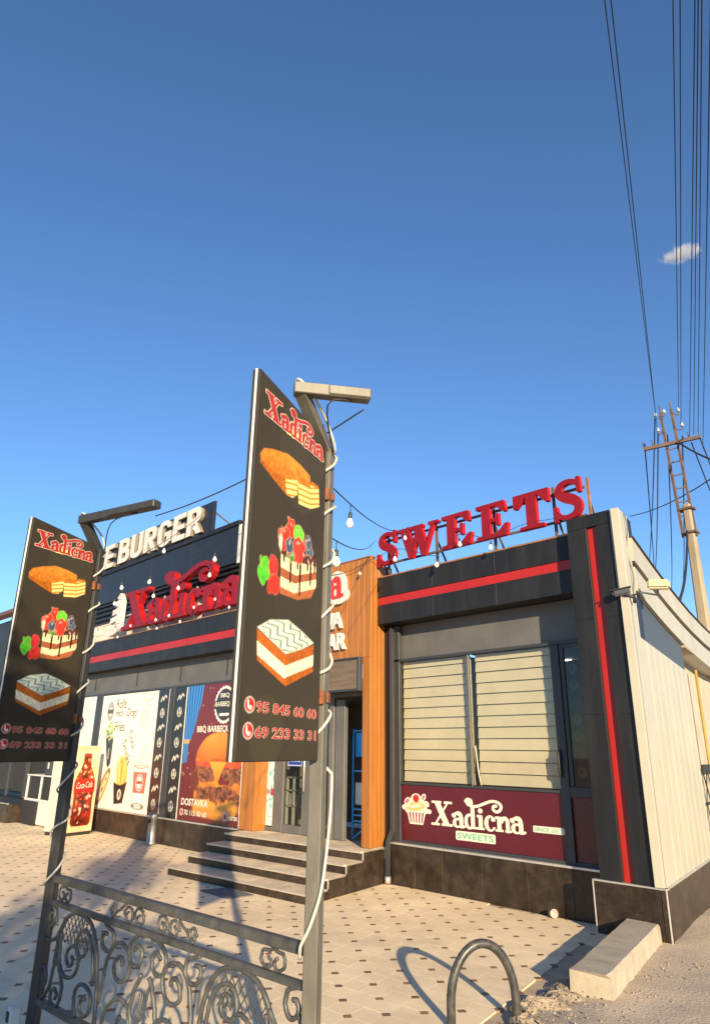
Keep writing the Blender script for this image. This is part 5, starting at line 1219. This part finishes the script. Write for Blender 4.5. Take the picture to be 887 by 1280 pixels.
for k in range(8500):
    c = ctrs[rt_.randint(22)]; p = c+Vector(rt_.randn(3)*.20); n_ = Vector(rt_.randn(3)).normalized(); t_ = n_.orthogonal().normalized(); t_.rotate(Matrix.Rotation(rt_.rand()*6.28, 3, n_)); b_ = n_.cross(t_); l_ = .035+.025*rt_.rand()
    lf.add([p-t_*l_, p+b_*l_*.45, p+t_*l_, p-b_*l_*.45], [(0, 1, 2, 3)])
lf.build('crown', mat('leaf', (.06, .10, .025), .6, var=.2, piece=.3), tr)
# ================================================================== hoop
hp = MB(); a = Vector((-3.30, 4.05, 0)); b = Vector((-3.075, 4.445, 0)); mdl = (a+b)/2; hf = (b-a)/2
pts = [(a.x, a.y, -.05)]+[(mdl.x-hf.x*math.cos(t), mdl.y-hf.y*math.cos(t), .12+.335*math.sin(t)) for t in np.linspace(0, math.pi, 25)]+[(b.x, b.y, -.05)]
hp.tube(pts, .029, 12)
tag(hp.build('bicycle_hoop', mat('dark_painted_steel', (.035, .037, .036), .4, metal=.1, var=.15, scale=12, dirt=(.2, .17, .13), dirt_amt=.4, dirt_scale=15)), 'dark steel hoop standing at the broken paving edge', 'hoop')

# ================================================================== utility pole and wires
up_ = thing('utility_pole', 'tan concrete utility pole with rusty ladder top and crossarm', 'pole', (-5.60, 16.06, 0))
mb = MB(); pz = [(-.02, .15), (4.0, .115), (7.25, .088)]; vs = []
for z, h_ in pz:
    cx, cy = -5.60+.010*z, 16.06; vs += [(cx-h_, cy-h_, z), (cx+h_, cy-h_, z), (cx+h_, cy+h_, z), (cx-h_, cy+h_, z)]
mb.add(vs, [(i*4+k, i*4+(k+1) % 4, (i+1)*4+(k+1) % 4, (i+1)*4+k) for i in range(2) for k in range(4)]+[(8, 9, 10, 11), (3, 2, 1, 0)]); mb.build('concrete_shaft', M_conc_pole, up_, .03)
T0 = [Vector((-5.69, 15.98, 6.45)), Vector((-5.43, 16.07, 6.45))]; T1 = [Vector((-5.78, 15.98, 9.72)), Vector((-5.55, 16.06, 9.76))]
for p, q in zip(T0, T1):
    MB().bar(p, q, .065, .05, (1, 0, 0)).build('steel_rail', M_rustpole, up_)
    MB().bar(q, q+Vector((-.01, 0, .22)), .025, .025).build('spike', M_rustpole, up_)
for k in range(6):
    t = .16+.105*k; MB().bar(T0[0].lerp(T1[0], t), T0[1].lerp(T1[1], t), .025, .025).build('rung', M_rustpole, up_)
MB().bar((-6.23, 15.76, 8.79), (-5.01, 16.17, 8.87), .07, .08).build('crossarm', M_rustpole, up_)
for t in (.01, .17, .80, .98):
    p = Vector((-6.23, 15.76, 8.83)).lerp(Vector((-5.01, 16.17, 8.91)), t); MB().bar(p, p+Vector((-.01, 0, .16)), .022, .022).build('pin', M_rustpole, up_)
for z in (6.52, 7.1): MB().box(-5.72, -5.38, 15.93, 16.18, z, z+.05).build('clamp', M_rustpole, up_)
INS = [(-5.90, 15.94, 9.70), (-5.88, 15.93, 9.27), (-5.40, 16.11, 9.72), (-5.37, 16.11, 9.30), (-5.70, 16.0, 9.74)]
for (x, y, z) in INS:
    MB().lathe([(.015, -.05), (.040, -.045), (.044, -.015), (.028, .0), (.036, .022), (.02, .05), (0, .055)], 10, (x, y, z)).build('insulator', M_ceramic, up_)
    q = Vector((x, y, z-.06)); p = T1[0] if x < -5.6 else T1[1]; p = Vector((p.x, p.y, z-.02))
    mb = MB(); mb.tube(smooth_pts([tuple(q), tuple(q+Vector((0, 0, -.06))), tuple(q.lerp(p, .5)+Vector((0, 0, -.08))), tuple(p)], 3), .014, 5); mb.build('hook', M_rustpole, up_)
def wire(p, q, sag, r, label, n=24, grp='overhead power wires'):
    p = Vector(p); q = Vector(q); pts = [p.lerp(q, i/n)-Vector((0, 0, 4*sag*(i/n)*(1-i/n))) for i in range(n+1)]
    mb = MB(); mb.tube(pts, r, 5); return tag(mb.build('overhead_wire', M_cable), label, 'wire', grp)
NEAR = [((-5.89, 15.95, 9.73), (8.35, -21.43, 9.73)), ((-5.90, 15.94, 9.29), (8.55, -21.35, 9.29)), ((-5.39, 16.12, 9.72), (9.42, -21.04, 9.72)), ((-5.39, 16.12, 9.32), (9.49, -21.01, 9.32)),
        ((-5.24, 16.12, 8.95), (9.45, -21.03, 8.95)), ((-5.15, 16.15, 8.98), (9.34, -21.08, 8.98)), ((-5.05, 16.17, 9.02), (9.23, -21.13, 9.02)), ((-5.03, 16.24, 8.60), (9.18, -21.15, 8.60))]
LAB = ['power wire leaving the upper left insulator of the utility pole', 'power wire leaving the lower left insulator of the utility pole', 'power wire leaving the upper right insulator of the utility pole', 'power wire leaving the lower right insulator of the utility pole']+['bundle of power wires passing the right end of the crossarm']*4
for (p, q), l in zip(NEAR, LAB): wire(p, q, .10, .0075, l)
for p, q in (((-5.90, 15.94, 9.70), (-23.8, 55.1, 13.9)), ((-5.88, 15.93, 9.27), (-23.3, 55.3, 13.4)), ((-6.2, 15.8, 8.95), (-22.9, 55.5, 12.6)), ((-5.70, 16.0, 9.1), (-21.9, 55.9, 13.6)), ((-5.40, 16.11, 9.0), (-21.2, 56.0, 13.4))):
    wire(p, q, 1.6, .017, 'wire running on behind the roof from the utility pole')
for p, q, r_, s in (((-5.24, 16.17, 8.79), (-13.0, 50.0, 7.0), .016, .4), ((-5.05, 16.23, 8.86), (-12.5, 50, 7.0), .016, .4)):
    wire(p, q, s, r_, 'wire dropping behind the utility pole from the crossarm end')
wire((-11.85, 27.56, 11.32), (-5.0, 18.5, 8.95), .25, .020, 'lone wire crossing low behind the utility pole ladder')
wire((-5.46, 16.03, 8.80), (-2.6, 12.3, 6.2), .25, .022, 'thick cable leaving the middle of the crossarm')
wire((-5.55, 15.88, 6.55), (-4.32, 11.3, 3.95), .35, .026, 'thick black service cable from the pole to the shop roof')
for k in range(9):
    z = 4.6+.32*k; wire((-7.6+.12*k, 22, z+.9*(k % 3)*.4), (-4.2, 17.5+.3*k, z+.3+.15*(k % 4)), .15, .009, 'thin wire in the tangle behind the concrete pole shaft')

# ================================================================== festoon lights
SOCK = MB().lathe([(.006, .0), (.013, -.004), (.014, -.040), (.010, -.046)], 8).mesh('socket', M_socket)
GLOB = MB().lathe([(.010, -.044), (.016, -.056), (.0255, -.078), (.026, -.092), (.018, -.108), (.0, -.114)], 10).mesh('bulb', M_bulb)
def festoon(pts, fracs, label, r=.004, drop=.05, sc=1.0):
    P_ = smooth_pts([tuple(p) for p in pts], 7); root = thing('string_lights', label, 'string lights', tuple(P_[0]), group='festoon lights on the shop fronts')
    mb = MB(); mb.tube(P_, r, 5); mb.build('cable', M_cable, root)
    for f in fracs:
        k = f*(len(P_)-1); i = min(int(k), len(P_)-2); p = P_[i].lerp(P_[i+1], k-i)
        w = wloc(root); l = p-w
        mb = MB(); mb.tube([p, p-Vector((0, 0, drop+.002))], .003, 5); mb.build('drop_wire', M_cable, root)
        o = link('socket', SOCK, root, l-Vector((0, 0, drop))); o2 = link('bulb', GLOB, root, l-Vector((0, 0, drop)))
        s = sc*random.uniform(.8, .92); o.scale = o2.scale = (s, s, s); a, b = random.gauss(0, .10), random.gauss(0, .10); o.rotation_euler = o2.rotation_euler = (a, b, 0)
def span(p, q, sag, n=6):
    p = Vector(p); q = Vector(q); return [p.lerp(q, i/n)-Vector((0, 0, 4*sag*(i/n)*(1-i/n))) for i in range(n+1)]
festoon(span((-3.96, 1.97, 3.09), (-2.08, 2.03, 3.19), .06), [], 'plain cable slung between the two lamp arms')
festoon(span((-2.38, 2.10, 2.90), (-6.35, 7.14, 4.78), .14), [.11, .86], 'bulb string from near sign post to the W of SWEETS')
festoon(span((-2.39, 2.10, 2.64), (-7.02, 7.12, 4.70), .10), [.075], 'bulb string from near sign post to the first S of SWEETS')
festoon(span((-4.60, 1.95, 2.80), (-11.99, 7.25, 6.62), .10), [.30, .62], 'bulb string from far sign post to the BURGER board')
festoon(span((-16.8, 6.9, 5.72), (-10.3, 6.9, 5.5), .22), [.25, .47, .86], 'bulb string hung across the dark upper parapet', drop=.14, sc=1.9)
festoon(span((-15.4, 6.72, 5.02), (-10.2, 6.72, 5.06), .16), [.08, .43, .62, .84], 'bulb string hung across the red name letters', drop=.08, sc=1.5)
festoon(span((-15.9, 6.70, 4.34), (-10.2, 6.70, 4.42), .10), [.05, .2, .33, .52, .62, .78, .9], 'bulb string along the feet of the red name letters')
festoon(span((-16.2, 6.86, 4.17), (-10.15, 6.86, 4.24), .05), [.21, .5, .66, .93], 'bulb string along the coping under the red name letters')
festoon([(-7.3, 6.98, 4.30), (-6.6, 7.08, 4.46), (-6.2, 7.08, 4.36), (-5.8, 7.10, 4.23), (-5.42, 7.10, 4.44), (-4.9, 7.10, 4.29), (-4.4, 7.11, 4.36), (-3.9, 7.12, 4.33)], [.15, .43, .575, .715], 'bulb string looped along the SWEETS fascia', sc=1.25)
festoon([(-8.3, 6.99, 4.34), (-7.7, 6.99, 4.27), (-7.2, 6.98, 4.30), (-7.02, 7.02, 4.42)], [.68], 'bulb string across the top of the orange portico')
# ================================================================== small cloud
def cloud_mat():
    M = bpy.data.materials.new('cloud_vapour'); M.use_nodes = True; t = M.node_tree; N = t.nodes; L = t.links; N.clear()
    o = N.new('ShaderNodeOutputMaterial'); pv = N.new('ShaderNodeVolumePrincipled'); pv.inputs['Color'].default_value = (1, 1, 1, 1); pv.inputs['Anisotropy'].default_value = -.25
    tc = N.new('ShaderNodeTexCoord'); no = N.new('ShaderNodeTexNoise'); no.inputs['Scale'].default_value = .11; no.inputs['Detail'].default_value = 7; no.inputs['Roughness'].default_value = .62
    ln_ = N.new('ShaderNodeVectorMath'); ln_.operation = 'MULTIPLY'; ln_.inputs[1].default_value = (1/27., 1/14., 1/11.); L.new(tc.outputs['Object'], ln_.inputs[0])
    le = N.new('ShaderNodeVectorMath'); le.operation = 'LENGTH'; L.new(ln_.outputs[0], le.inputs[0])
    L.new(tc.outputs['Object'], no.inputs['Vector'])
    fall = N.new('ShaderNodeMapRange'); fall.inputs[1].default_value = .15; fall.inputs[2].default_value = 1.0; fall.inputs[3].default_value = .18; fall.inputs[4].default_value = -.35; L.new(le.outputs['Value'], fall.inputs[0])
    ad = N.new('ShaderNodeMath'); L.new(no.outputs['Fac'], ad.inputs[0]); L.new(fall.outputs[0], ad.inputs[1])
    mr = N.new('ShaderNodeMapRange'); mr.inputs[1].default_value = .42; mr.inputs[2].default_value = .75; mr.inputs[3].default_value = 0; mr.inputs[4].default_value = .20; L.new(ad.outputs[0], mr.inputs[0])
    L.new(mr.outputs[0], pv.inputs['Density']); L.new(pv.outputs[0], o.inputs['Volume']); return M
cl = bmesh.new(); bmesh.ops.create_icosphere(cl, subdivisions=3, radius=1)
for v_ in cl.verts: v_.co = Vector((v_.co.x*27, v_.co.y*14, v_.co.z*11))
cm = bpy.data.meshes.new('cloud'); cl.to_mesh(cm); cl.free(); cm.materials.append(cloud_mat())
co = link('cloud', cm, None, (-.227*650, .772*650, .593*650+1.65)); co.rotation_euler = (0, -.12, math.radians(40))
tag(co, 'single small white wispy cloud in the blue sky', 'cloud')
